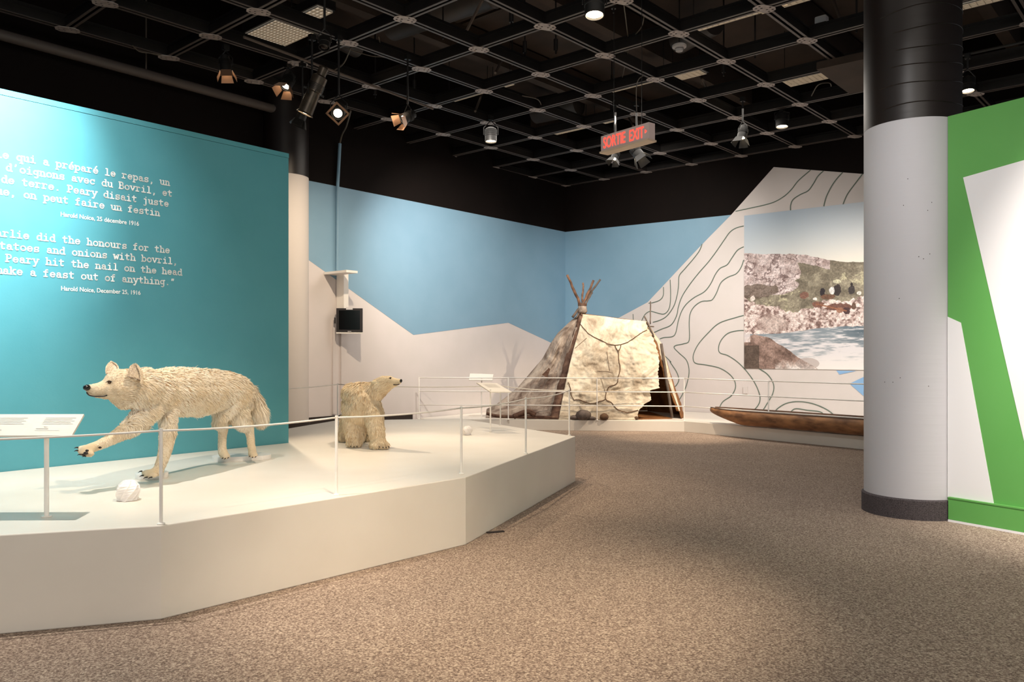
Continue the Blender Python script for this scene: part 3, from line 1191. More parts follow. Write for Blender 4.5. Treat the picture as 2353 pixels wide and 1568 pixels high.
def grow_fur(name, body, parent, tags, comb, count, mats_, seed=1, width=0.0028, dark=None):
    """tags: list of (centre, length) controlling fur length; comb(p, n) -> direction array"""
    r = np.random.default_rng(seed)
    me = body.data
    me.calc_loop_triangles()
    nv = len(me.vertices)
    co = np.empty(nv * 3)
    me.vertices.foreach_get('co', co)
    co = co.reshape(-1, 3) + wloc(body)
    nt_ = len(me.loop_triangles)
    tri = np.empty(nt_ * 3, dtype=np.int32)
    me.loop_triangles.foreach_get('vertices', tri)
    tri = tri.reshape(-1, 3)
    a_, b_, c_ = co[tri[:, 0]], co[tri[:, 1]], co[tri[:, 2]]
    cr_ = np.cross(b_ - a_, c_ - a_)
    ar = np.linalg.norm(cr_, axis=1)
    nrm = cr_ / (ar[:, None] + 1e-12)
    idx = r.choice(nt_, count, p=ar / ar.sum())
    s = np.sqrt(r.random(count))
    t = r.random(count)
    p = (1 - s)[:, None] * a_[idx] + (s * (1 - t))[:, None] * b_[idx] + (s * t)[:, None] * c_[idx]
    n = nrm[idx]
    tc_ = np.array([tuple(x[0]) for x in tags])
    tl_ = np.array([x[1] for x in tags])
    tr__ = np.array([x[2] for x in tags])
    d = np.linalg.norm(p[:, None, :] - tc_[None], axis=2) / tr__[None]
    w_ = 1.0 / (d ** 6 + 1e-4)
    ln = (w_ * tl_).sum(1) / w_.sum(1)
    keep = ln > 0.003
    p, n, ln = p[keep], n[keep], ln[keep]
    k = len(p)
    ln = ln * r.uniform(0.65, 1.15, k)
    cd = comb(p, n)
    # clumping: low frequency wobble
    wob = np.stack([np.sin(p[:, 1] * 23 + 2 * np.sin(p[:, 2] * 31)), np.sin(p[:, 2] * 29 + 2 * np.sin(p[:, 0] * 41)), np.sin(p[:, 0] * 37 + 2 * np.sin(p[:, 1] * 27))], 1) * 0.07
    cd = cd + wob
    cd -= (cd * n).sum(1)[:, None] * n
    cd /= np.linalg.norm(cd, axis=1)[:, None] + 1e-9
    dir1 = n * 0.55 + cd + r.normal(0, .12, (k, 3))
    dir1 /= np.linalg.norm(dir1, axis=1)[:, None]
    dir2 = n * 0.16 + cd + np.array([0, 0, -0.15]) + r.normal(0, .14, (k, 3))
    dir2 /= np.linalg.norm(dir2, axis=1)[:, None]
    side = np.cross(dir1, n + r.normal(0, .35, (k, 3)))
    side /= np.linalg.norm(side, axis=1)[:, None] + 1e-9
    wd = (width * r.uniform(0.6, 1.2, k) * np.clip(ln / 0.03, 0.55, 1.2))[:, None]
    root = p - n * 0.003
    m1 = root + dir1 * (ln * 0.45)[:, None]
    m2 = m1 + dir2 * (ln * 0.35)[:, None]
    tip = m2 + dir2 * (ln * 0.3)[:, None] + np.array([0, 0, -0.1]) * (ln * 0.3)[:, None]
    V = np.stack([root - side * wd, root + side * wd, m1 - side * wd * .9, m1 + side * wd * .9, m2 - side * wd * .55, m2 + side * wd * .55, tip], 1)
    o0 = wloc(parent)
    V = (V - o0).reshape(-1, 3)
    V[:, 2] = np.maximum(V[:, 2], .001)
    base = (np.arange(k) * 7)[:, None]
    quads = np.concatenate([base + np.array([0, 1, 3, 2]), base + np.array([2, 3, 5, 4])], 0)
    tris = base + np.array([4, 5, 6])
    m = bpy.data.meshes.new(name)
    m.vertices.add(len(V))
    m.vertices.foreach_set('co', V.ravel())
    nl = quads.size + tris.size
    m.loops.add(nl)
    m.loops.foreach_set('vertex_index', np.concatenate([quads.ravel(), tris.ravel()]).astype(np.int32))
    npoly = len(quads) + len(tris)
    m.polygons.add(npoly)
    m.polygons.foreach_set('loop_start', np.concatenate([np.arange(len(quads)) * 4, quads.size + np.arange(len(tris)) * 3]).astype(np.int32))
    # strand shades
    dk = np.full(k, .45) if dark is None else dark(p, r)
    rr3 = r.random(k)
    ch = np.where(rr3 < 1 - dk, 0, np.where(rr3 < 1 - dk * .45, 1, 2))
    m.polygons.foreach_set('material_index', np.concatenate([ch, ch, ch]).astype(np.int32))
    for mm in mats_:
        m.materials.append(mm)
    m.update(calc_edges=True)
    m.polygons.foreach_set('use_smooth', np.ones(npoly, dtype=bool))
    o = bpy.data.objects.new(name, m)
    COL.objects.link(o)
    o.parent = parent
    o['kind'] = 'stuff'
    return o


def fur_mats(pref, c1, c2, c3, lo_, hi_):
    return [mat(pref + str(i), c, 0.85, d, 5.5, 6, lo=lo_, hi=hi_, spec=0.15) for i, (c, d) in enumerate([(c1, c2), (c2, c1), (c3, c2)])]


FW = fur_mats('wolf_fur_', (242, 233, 216), (226, 206, 174), (180, 150, 116), .38, .68)
FB = fur_mats('bear_fur_', (246, 230, 202), (238, 216, 180), (208, 178, 138), .38, .68)
M_wskin = mat('wolf_skin', (226, 210, 184), 0.9, (204, 184, 152), 7)
M_bskin = mat('bear_skin', (232, 214, 182), 0.9, (212, 188, 150), 7)

# ---- arctic wolf
ZD = HP + 0.04
wolf = thing('wolf', 'mounted white wolf striding with one front paw raised', 'animal', (*W(450, 1000, 6.2).xy, ZD))
hd = Vector((-0.24, -0.97, 0))


def torso(px, py, D, rv, rs, rf):
    return (W(px, py, D), (rf, rs, rv * D / FPX), hd)


we = [torso(352, 905, 5.72, 50, .145, .16), torso(385, 900, 5.88, 54, .165, .19), torso(420, 900, 6.05, 55, .17, .2), torso(455, 902, 6.25, 54, .165, .2),
      torso(490, 898, 6.42, 48, .15, .2), torso(520, 898, 6.58, 44, .145, .18), torso(540, 905, 6.70, 44, .145, .16), torso(552, 915, 6.78, 40, .13, .12)]
_w = []
for a_, b_ in zip(we[:-1], we[1:]):
    for k in range(4):
        t = k / 4
        _w.append((a_[0].lerp(b_[0], t), tuple(a_[1][i] * (1 - t) + b_[1][i] * t for i in range(3)), hd))
we = _w + [we[-1]]
neck = chain_ells([(358, 896, 5.70, 46), (330, 890, 5.58, 44), (303, 888, 5.50, 38), (290, 890, 5.46, 32)])
thr = chain_ells([(345, 925, 5.66, 30), (315, 915, 5.55, 28), (293, 905, 5.48, 24)])
head = chain_ells([(287, 876, 5.45, 29), (272, 874, 5.42, 27), (262, 879, 5.40, 24)]) + \
    chain_ells([(262, 884, 5.40, 21), (245, 889, 5.37, 17), (228, 892, 5.34, 13.5), (212, 893, 5.31, 11), (203, 893, 5.30, 9)]) + \
    chain_ells([(262, 898, 5.40, 15), (240, 904, 5.36, 10), (220, 905, 5.33, 8), (209, 904, 5.31, 6)]) + \
    chain_ells([(285, 896, 5.43, 24), (272, 893, 5.38, 20)]) + chain_ells([(272, 900, 5.42, 26), (254, 897, 5.38, 21), (236, 896, 5.35, 17), (220, 895, 5.32, 13.5), (208, 895, 5.31, 11)]) + chain_ells([(245, 908, 5.37, 11), (222, 908, 5.33, 8)]) + chain_ells([(285, 918, 5.47, 24), (268, 912, 5.43, 18)])
fl1 = chain_ells([(378, 930, 5.82, 34, .6), (386, 960, 5.80, 26, .7), (386, 992, 5.78, 18.5), (381, 1028, 5.755, 16.5), (374, 1056, 5.745, 13.5), (366, 1076, 5.74, 12.5)])
pw1 = chain_ells([(364, 1082, 5.735, 13), (350, 1088, 5.71, 11), (338, 1090, 5.69, 9)])
toes1 = []
for i, (tx, ty, td) in enumerate([(330, 1087, 5.72), (331, 1091, 5.69), (337, 1093, 5.66), (346, 1094, 5.65)]):
    toes1 += chain_ells([(tx + 10, ty - 2, td, 7), (tx, ty, td, 6)])
fl2 = chain_ells([(345, 940, 5.62, 30, .7), (325, 960, 5.56, 25, .7), (303, 980, 5.5, 21), (275, 998, 5.44, 16.5), (248, 1013, 5.38, 13), (225, 1024, 5.33, 11.5)])
pw2 = chain_ells([(225, 1024, 5.33, 12), (208, 1031, 5.29, 13), (196, 1035, 5.27, 12)])
toes2 = []
for (tx, ty, td) in [(184, 1030, 5.30), (183, 1037, 5.27), (188, 1043, 5.25), (198, 1045, 5.25)]:
    toes2 += chain_ells([(tx + 12, ty - 1, td, 7.5), (tx, ty, td, 6.5)])
elb = chain_ells([(335, 958, 5.58, 18, .6), (338, 972, 5.60, 12, .6)])
hl1 = chain_ells([(545, 915, 6.70, 36, .6), (545, 945, 6.68, 32, .6), (556, 966, 6.72, 22, .7), (570, 982, 6.78, 13), (575, 1000, 6.80, 10), (577, 1022, 6.80, 9.5), (580, 1038, 6.79, 9.5)])
pw3 = chain_ells([(580, 1041, 6.78, 10), (581, 1045, 6.74, 8.5)])
toes3 = []
for (tx, ty, td) in [(574, 1046, 6.74), (581, 1047.5, 6.72), (588, 1047, 6.74)]:
    toes3 += chain_ells([(tx, ty - 2, td + .03, 5), (tx, ty, td, 4.5)])
hl2 = chain_ells([(520, 925, 6.52, 32, .6), (508, 952, 6.50, 24, .6), (506, 970, 6.54, 17), (512, 985, 6.60, 12), (511, 1006, 6.62, 10), (510, 1028, 6.62, 10), (512, 1040, 6.62, 11)])
pw4 = chain_ells([(514, 1044, 6.61, 11), (518, 1049, 6.58, 8)])
toes4 = []
for (tx, ty, td) in [(511, 1051, 6.60), (518, 1052, 6.57), (525, 1050, 6.60)]:
    toes4 += chain_ells([(tx, ty - 2, td + .03, 5), (tx, ty, td, 4.5)])
tail = chain_ells([(553, 892, 6.82, 16), (568, 902, 6.90, 17), (580, 922, 6.94, 19), (590, 942, 6.96, 19), (596, 957, 6.97, 15)])
allw = we + neck + thr + head + fl1 + pw1 + toes1 + fl2 + pw2 + toes2 + elb + hl1 + pw3 + toes3 + hl2 + pw4 + toes4 + tail
body = blob_object('body', allw, M_wskin, wolf, 0.0105, 7, ZD)
tags = []
for lst, ln in [(we, .046), (neck, .040), (thr, .055), (head, .013), (fl1[:6], .035), (fl1[6:], .018), (pw1 + toes1, .007), (fl2[:6], .035), (fl2[6:], .018), (pw2 + toes2, .007), (elb, .04),
                (hl1[:5], .045), (hl1[5:], .014), (pw3 + toes3, .008), (hl2[:5], .04), (hl2[5:], .014), (pw4 + toes4, .008), (tail, .085)]:
    for e_ in lst:
        tags.append((e_[0], ln, max(0.03, e_[1][0])))
tail_c = W(585, 930, 6.93)


def comb_w(p, n):
    d = np.zeros_like(p)
    d += -np.array(hd) * 0.9
    d[:, 2] -= 0.55
    head_m = np.linalg.norm(p - np.array(W(245, 890, 5.37)), axis=1) < 0.17
    d[head_m] = -np.array([-0.6, -0.35, -0.1])
    legs = p[:, 2] < W(400, 965, 5.9).z
    d[legs] = np.array([0.15, 0.2, -1.0])
    tl__ = np.linalg.norm(p - np.array(tail_c), axis=1) < 0.24
    d[tl__] = np.array([0.35, 0.1, -1.0])
    return d




def wolf_dark(p, r):
    # tan guard hair over the back and flank, white throat, belly and legs
    z0, z1 = W(400, 965, 5.9).z, W(400, 850, 5.9).z
    k = np.clip((p[:, 2] - z0) / (z1 - z0), 0, 1)
    m = .5 + .5 * np.sin(p[:, 1] * 13 + 2.5 * np.sin(p[:, 2] * 17)) * np.sin(p[:, 2] * 23 + 2 * np.sin(p[:, 1] * 11))
    return np.clip(.06 + .62 * k * (.35 + .9 * m), 0, .95)


grow_fur('fur', body, wolf, tags, comb_w, 130000, FW, 3, .0028, wolf_dark)


def claw(p, d, l, r, parent):
    d = Vector(d).normalized()
    pts = [Vector(p), Vector(p) + d * l * .5, Vector(p) + d * l + Vector((0, 0, -l * .25))]
    return MB().tube(pts, [r, r * .75, r * .15], 6).build('claw', M_claw, parent, smooth=True)


for px, py, D in [(324, 1083, 5.70), (327, 1093, 5.655), (336, 1097, 5.63), (347, 1097, 5.62)]:
    claw(W(px + 3, py, D), (-1, -.25, -.1), .030, .006, wolf)
for px, py, D in [(178, 1029, 5.27), (178, 1036, 5.24), (185, 1045, 5.22), (196, 1049, 5.22)]:
    claw(W(px + 2, py, D), (-1, -.3, .1), .026, .006, wolf)
for px, py, D in [(574, 1049, 6.70), (581, 1051, 6.68), (588, 1050, 6.70), (512, 1053, 6.56), (518, 1054, 6.53), (525, 1052, 6.56)]:
    claw(W(px, py, D), (-.1, -1, -.1), .020, .005, wolf)
# paw pads of the raised foot and dark toe marks
for px, py, D, r in [(192, 1046, 5.235, .013), (200, 1036, 5.225, .012), (197, 1042, 5.22, .016), (230, 1029, 5.30, .011)]:
    c = W(px, py, D)
    MB().add([tuple(np.array(v) * [r, r * .6, r * .7] + np.array(c)) for v in ICO_V], ICO_F).build('paw_pad', M_claw, wolf, smooth=True)
c = W(199.5, 891, 5.27)
MB().add([tuple(np.array(v) * [.024, .026, .021] + np.array(c)) for v in ICO_V], ICO_F).build('nose', M_nose, wolf, smooth=True)
# mouth line
mp_ = [W(199, 902, 5.275), W(204, 908, 5.285), W(214, 911, 5.292), W(226, 911.5, 5.305), W(238, 911, 5.315), W(246, 909, 5.33)]
MB().tube([Vector(p) for p in catmull(mp_, 4)], [.0045] * (len(mp_) * 4 - 3), 6).build('mouth', M_lip, wolf, smooth=True)


def eye(p, r, d, parent, face):
    p = Vector(p)
    MB().add([tuple(np.array(v) * r + np.array(p)) for v in ICO_V], ICO_F).build('eye', M_eye, parent, smooth=True)
    d = Vector(d).normalized()
    pts = []
    for i in range(9):
        t = i / 8
        pts.append(p + d * ((t - .5) * r * 3.6) + UP * (math.sin(PI * t) * r * .75) + Vector(face) * r * .6)
    MB().tube(pts, [.0012 + .0022 * math.sin(PI * i / 8) for i in range(9)], 5).build('eyelid', M_lip, parent, smooth=True)


eye(W(251.5, 879, 5.305), .0125, (1, .1, .05), wolf, (0.2, -1, 0))


def ear(tip, bl_, br_, back, parent, mo, length=.012, seed=5):
    """cupped triangular ear, outer shell plus pale inner face"""
    tip, bl_, br_ = Vector(tip), Vector(bl_), Vector(br_)
    back = Vector(back)
    N = 8
    vs, fs = [], []
    for side in (0, 1):
        for i in range(N + 1):
            t = i / N
            for j in range(N + 1):
                s = j / N
                wdt = (1 - t ** 3.4) * .95 + .02
                mid = (bl_ + br_) / 2
                c = mid.lerp(tip, t)
                e_ = (br_ - bl_) * (s - .5) * wdt
                p = c + e_ + back * (math.sin(PI * s) * wdt * .55) + back * (.12 if side else 0) * (1 - .5 * t)
                vs.append(p)
    n = N + 1
    for side in (0, 1):
        o_ = side * n * n
        for i in range(N):
            for j in range(N):
                q_ = (o_ + i * n + j, o_ + i * n + j + 1, o_ + (i + 1) * n + j + 1, o_ + (i + 1) * n + j)
                fs.append(q_ if not side else q_[::-1])
    for i in range(N):
        fs.append((i * n, (i + 1) * n, n * n + (i + 1) * n, n * n + i * n))
        fs.append((i * n + N, n * n + i * n + N, n * n + (i + 1) * n + N, (i + 1) * n + N))
    for j in range(N):
        fs.append((j, n * n + j, n * n + j + 1, j + 1))
    mi = [0] * (N * N) + [1] * (len(fs) - N * N)
    o = addmesh('ear', vs, fs, None, parent, True, [M_earin, mo], mi)
    tg = [(tip.lerp((bl_ + br_) / 2, .5), length, .05)]
    bm = bmesh.new()
    bm.from_mesh(o.data)
    bmesh.ops.recalc_face_normals(bm, faces=bm.faces)
    bm.to_mesh(o.data)
    bm.free()
    f_ = grow_fur('ear_fur', o, parent, tg, lambda p, n_: np.tile(np.array(tip - (bl_ + br_) / 2), (len(p), 1)) * 6, 3500, FW if mo is M_wskin else FB, seed, .002)
    return o


ear(W(311, 838, 5.40), W(292, 866, 5.33), W(322, 886, 5.38), (.04, .10, 0), wolf, M_wskin, .014)
ear(W(254, 832, 5.50), W(243, 860, 5.40), W(272, 851, 5.46), (.02, .07, 0), wolf, M_wskin, .014, 6)

# ---- polar bear
bear = thing('polar_bear', 'small mounted polar bear with its head turned to the right', 'animal', (*G(830, 1022, HP).xy, HP))
bh = Vector((0.35, -0.94, 0))


def tb(px, py, D, rx, rv, rd):
    return (W(px, py, D), (rd, rx * D / FPX, rv * D / FPX), (0, -1, 0))


be = [tb(828, 912, 7.98, 36, 33, .2), tb(836, 925, 7.95, 36, 38, .2), tb(826, 940, 8.0, 37, 42, .22), tb(812, 905, 8.2, 24, 24, .2), tb(820, 935, 8.3, 33, 40, .22), tb(815, 950, 8.45, 24, 32, .16),
      tb(852, 938, 7.92, 24, 34, .14)]
bn = chain_ells([(845, 905, 7.95, 26), (862, 900, 7.90, 22), (876, 890, 7.87, 19.5), (885, 884, 7.85, 18)])
bhd = chain_ells([(893, 884, 7.83, 12), (904, 882.5, 7.81, 9), (913, 880, 7.80, 7)]) + chain_ells([(882, 879, 7.85, 15.5), (893, 878, 7.83, 15), (903, 878.5, 7.81, 11.5), (911, 878, 7.80, 9), (918, 877, 7.79, 6.5)]) + chain_ells([(885, 892, 7.84, 13), (898, 887, 7.82, 8), (908, 884, 7.80, 5)]) + chain_ells([(866, 882, 7.88, 12), (880, 876, 7.85, 12)])
b1 = chain_ells([(858, 950, 7.86, 23), (862, 975, 7.80, 20.5), (866, 998, 7.77, 19), (869, 1014, 7.76, 18)]) + chain_ells([(869, 1018, 7.75, 14), (880, 1022, 7.72, 11), (887, 1024, 7.72, 8)]) + chain_ells([(858, 1022, 7.74, 10), (862, 1025, 7.70, 8)])
b2 = chain_ells([(812, 955, 7.95, 24), (810, 980, 7.92, 20), (812, 1002, 7.90, 18), (812, 1014, 7.90, 15)]) + chain_ells([(806, 1016, 7.88, 11), (822, 1018, 7.88, 10)]) + chain_ells([(826, 985, 7.95, 15), (828, 1005, 7.95, 11)])
b3 = chain_ells([(798, 965, 8.35, 16), (792, 988, 8.38, 13), (788, 1003, 8.38, 12), (786, 1008, 8.34, 8)])
b4 = chain_ells([(842, 965, 8.4, 17), (842, 990, 8.42, 13), (844, 1004, 8.42, 12), (848, 1008, 8.36, 7)])
bb_ = blob_object('body', be + bn + bhd + b1 + b2 + b3 + b4, M_bskin, bear, 0.012, 9, HP)
tags = []
for lst, ln in [(be, .05), (bn, .04), (bhd, .012), (b1, .032), (b2, .036), (b3, .035), (b4, .035)]:
    for e_ in lst:
        tags.append((e_[0], ln, max(0.03, e_[1][0])))


def comb_b(p, n):
    d = np.zeros_like(p)
    d[:, 2] = -1
    d[:, 0] -= .1
    hm = np.linalg.norm(p - np.array(W(895, 880, 7.83)), axis=1) < .13
    d[hm] = np.array([-1, .1, -.15])
    return d




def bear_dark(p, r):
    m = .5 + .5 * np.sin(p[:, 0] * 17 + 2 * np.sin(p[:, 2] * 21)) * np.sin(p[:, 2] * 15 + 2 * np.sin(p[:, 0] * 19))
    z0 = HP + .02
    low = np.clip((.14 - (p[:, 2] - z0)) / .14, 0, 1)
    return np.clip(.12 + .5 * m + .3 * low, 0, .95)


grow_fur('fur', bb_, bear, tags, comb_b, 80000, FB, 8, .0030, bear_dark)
c = W(921.5, 875.5, 7.77)
MB().add([tuple(np.array(v) * [.013, .017, .019] + np.array(c)) for v in ICO_V], ICO_F).build('nose', M_nose, bear, smooth=True)
mp_ = [W(918, 883, 7.765), W(914, 884.5, 7.765), W(909, 885, 7.765), W(904, 884.5, 7.77)]
MB().tube([Vector(p) for p in catmull(mp_, 3)], [.005] * (len(mp_) * 3 - 2), 6).build('mouth', M_lip, bear, smooth=True)
eye(W(897, 869.5, 7.765), .009, (1, 0, .2), bear, (0, -1, 0))
c = W(860, 879.5, 7.83)
o = MB().add([tuple(np.array(v) * [.034, .018, .022] + np.array(c)) for v in ICO_V], ICO_F).build('ear', M_bskin, bear, smooth=True)
for px, py, D in [(872, 1027, 7.68), (880, 1028, 7.67), (887, 1028, 7.67), (893, 1027, 7.69), (806, 1026, 7.80), (813, 1027, 7.79), (820, 1026, 7.80)]:
    claw(W(px, py, D), (.2, -1, -.2), .022, .006, bear)

# ------------------------------------------------------------------ folded white shells on the platform


def shell(c, r, h, label, seed, twist=1.0):
    rr_ = random.Random(seed)
    n, m = 9, 8
    vs, fs = [], []
    for i in range(m + 1):
        t = i / m
        rad = r * (.78 + .34 * math.sin(PI * min(1, t * .95))) * (1 - max(0, t - .7) ** 1.3 * 2.2)
        if i == 0:
            rad = r * .95
        for k in range(n):
            a_ = 2 * PI * k / n + t * twist
            q_ = rad * (1 + (.10 if k % 2 else -.08))
            vs.append((c.x + q_ * math.cos(a_) + t * r * .1, c.y + q_ * math.sin(a_), HP + 0.002 + h * t))
    for i in range(m):
        for k in range(n):
            k2 = (k + 1) % n
            fs.append((i * n + k, i * n + k2, (i + 1) * n + k2, (i + 1) * n + k))
    fs.append(tuple(range(m * n, (m + 1) * n)))
    fs.append(tuple(range(n - 1, -1, -1)))
    o = addmesh('folded_shell', vs, fs, M_paper)
    tag(o, label, 'decoration')
    # crease ribs along the twist
    for k in range(0, n, 2):
        pts = [Vector(vs[i * n + k]) for i in range(0, m + 1)]
        MB().tube(pts, .0028, 5).build('crease', M_paper, o, smooth=True)
    return o


shell(G(294, 1150, HP), 0.066, 0.125, 'white twisted folded shell on the platform in front of the wolf', 3, 1.3)
shell(G(1073, 1000, HP), 0.052, 0.10, 'small white twisted shell on the platform beyond the bear', 4, -1.2)

# ------------------------------------------------------------------ hide tent


def hide_mat(name, c_lo, c_hi, c_stain, sc=2.2, dark=0.5, st_lo=.5, st_hi=.72, fine=16):
    m = bpy.data.materials.new(name)
    m.use_nodes = True
    nt = m.node_tree
    b = nt.nodes['Principled BSDF']
    b.inputs['Roughness'].default_value = 0.8
    b.inputs['Specular IOR Level'].default_value = 0.25
    tc = nt.nodes.new('ShaderNodeTexCoord')
    n1 = nt.nodes.new('ShaderNodeTexNoise')
    n1.inputs['Scale'].default_value = sc
    n1.inputs['Detail'].default_value = 7
    n1.inputs['Roughness'].default_value = .65
    n1.inputs['Distortion'].default_value = .8
    r1 = nt.nodes.new('ShaderNodeValToRGB')
    r1.color_ramp.elements[0].position = .35
    r1.color_ramp.elements[1].position = .62
    r1.color_ramp.elements[0].color = lin(c_lo)
    r1.color_ramp.elements[1].color = lin(c_hi)
    n2 = nt.nodes.new('ShaderNodeTexNoise')
    n2.inputs['Scale'].default_value = sc * .8
    n2.inputs['Detail'].default_value = 9
    n2.inputs['Roughness'].default_value = .7
    n2.inputs['Distortion'].default_value = 1.2
    mp = nt.nodes.new('ShaderNodeMapping')
    mp.inputs['Location'].default_value = (7.3, 2.1, 4.4)
    r2 = nt.nodes.new('ShaderNodeValToRGB')
    r2.color_ramp.elements[0].position = st_lo
    r2.color_ramp.elements[1].position = st_hi
    r2.color_ramp.elements[0].color = (0, 0, 0, 1)
    r2.color_ramp.elements[1].color = (dark, dark, dark, 1)
    mix = nt.nodes.new('ShaderNodeMix')
    mix.data_type = 'RGBA'
    mix.inputs[7].default_value = lin(c_stain)
    nt.links.new(tc.outputs['Object'], n1.inputs['Vector'])
    nt.links.new(tc.outputs['Object'], mp.inputs['Vector'])
    nt.links.new(mp.outputs['Vector'], n2.inputs['Vector'])
    nt.links.new(n1.outputs['Fac'], r1.inputs['Fac'])
    nt.links.new(n2.outputs['Fac'], r2.inputs['Fac'])
    nt.links.new(r2.outputs['Color'], mix.inputs[0])
    nt.links.new(r1.outputs['Color'], mix.inputs[6])
    nt.links.new(mix.outputs[2], b.inputs['Base Color'])
    n3 = nt.nodes.new('ShaderNodeTexNoise')
    n3.inputs['Scale'].default_value = fine
    n3.inputs['Detail'].default_value = 6
    bp = nt.nodes.new('ShaderNodeBump')
    bp.inputs['Strength'].default_value = .5
    bp.inputs['Distance'].default_value = .02
    nt.links.new(tc.outputs['Object'], n3.inputs['Vector'])
    nt.links.new(n3.outputs['Fac'], bp.inputs['Height'])
    nt.links.new(bp.outputs['Normal'], b.inputs['Normal'])
    return m


M_hide = hide_mat('pale_hide', (212, 196, 172), (238, 227, 206), (128, 106, 86), 2.0, .85, .44, .70)
M_hideg = hide_mat('smoked_hide', (136, 120, 108), (190, 176, 162), (74, 52, 44), 1.5, .9, .42, .62)
M_hideb = hide_mat('brown_hide', (116, 74, 42), (158, 108, 66), (70, 42, 28), 2.6, .7, .5, .75)
M_strip = hide_mat('dark_hide_strip', (84, 58, 48), (128, 100, 84), (58, 38, 32), 5, .8, .45, .7)

tent = thing('hide_tent', 'tent of sewn pale and smoke-stained hides on crossed poles', 'tent', G(1400, 955, H2))
fB1, fB2 = G(1283, 964.3, H2), G(1462, 965.6, H2)
fT1 = W(1339, 722, 15.9)
pn = (fB2 - fB1).cross(fT1 - fB1).normalized()
if pn.y > 0:
    pn = -pn


def onfront(px, py, off=0):
    return hit(px, py, fB1 + pn * off, pn)


Lx = lambda y: np.interp(y, [722, 745, 819, 886, 965], [1339, 1334, 1313.5, 1298.5, 1283])
Rpts = [(739, 1485), (751, 1488), (777, 1500), (794, 1506.6), (816, 1513), (831, 1515), (845, 1512.5), (856, 1512), (875, 1513.5), (892, 1515), (897, 1493), (908, 1495), (919, 1498), (928, 1482), (940, 1470.5), (949, 1467), (960, 1465), (966, 1460)]
Rx = lambda y: np.interp(y, [p[0] for p in Rpts], [p[1] for p in Rpts])
NU, NV = 100, 110
nz = vnoise((NV + 1, NU + 1), (5, 5), 21, 5, .6)
nz2 = vnoise((NV + 1, NU + 1), (9, 3), 22, 4, .6)
jag = vnoise((NV + 1, 4), (60, 1), 23, 2)[:, 0]
vs = []
for j in range(NV + 1):
    vv = j / NV
    for i in range(NU + 1):
        uu = i / NU
        yt = np.interp(uu, [0, .35, .6, .85, 1], [722, 727.5, 733, 736.5, 739])
        yb = 964.3 + 1.3 * uu
        y = yt * (1 - vv) + yb * vv
        rx = Rx(y) + (jag[j] - .5) * 5
        x = Lx(y) + (rx - Lx(y)) * uu
        off = (nz[j, i] - .5) * .22 * math.sin(PI * min(1, vv * 1.02)) + (nz2[j, i] - .5) * .10
        off += 0.10 * math.sin(PI * vv) * 1.0
        if vv > .97:
            off *= .4
        vs.append(onfront(x, y, off + .03))
fs = [(j * (NU + 1) + i, (j + 1) * (NU + 1) + i, (j + 1) * (NU + 1) + i + 1, j * (NU + 1) + i + 1) for j in range(NV) for i in range(NU)]
o = addmesh('front_cover', vs, fs, M_hide, tent, True)
o.modifiers.new('s', 'SOLIDIFY').thickness = .012
VF = [Vector(v) for v in vs]


def surf_front(px, py, off):
    """nearest point of the front cover along the pixel ray, pushed out a little"""
    p = onfront(px, py, .0)
    best = min(VF, key=lambda q: (q.x / q.y - (px - CX) / FPX) ** 2 + ((q.z - H) / q.y - (HZ - py) / FPX) ** 2)
    d = (best - p).dot(pn)
    return onfront(px, py, d + off)


def z13(pts):
    return [(1280 + x / 5.407, 690 + y / 5.407) for x, y in pts]


seams = [
    z13([(290, 300), (380, 405), (470, 465), (560, 505), (640, 545), (740, 558), (860, 530), (950, 475), (1050, 405), (1120, 370)]),
    z13([(720, 560), (735, 600), (760, 630), (785, 595), (795, 555)]),
    z13([(760, 630), (770, 760), (785, 850), (760, 960), (740, 1040), (650, 1075), (625, 1120), (605, 1180), (612, 1240), (670, 1270), (740, 1350), (830, 1390), (900, 1395), (1010, 1365)]),
    z13([(140, 1020), (165, 1100), (180, 1190), (215, 1245)]),
    z13([(215, 1240), (280, 1240), (370, 1275), (440, 1285), (500, 1270), (600, 1235)]),
    z13([(620, 640), (640, 780), (655, 880)]), z13([(500, 880), (600, 885), (690, 900)]), z13([(540, 960), (580, 1080), (605, 1150)]),
    z13([(220, 600), (300, 530), (370, 470)]),
]
for k, s_ in enumerate(seams):
    pts = []
    for i, p in enumerate(catmull(s_, 5)):
        pts.append(surf_front(p[0] + random.uniform(-.4, .4), p[1] + random.uniform(-.4, .4), .012))
    thin = k >= 5
    MB().tube(pts, .004 if thin else .0075, 5).build('seam', M_wseam, tent, smooth=True)

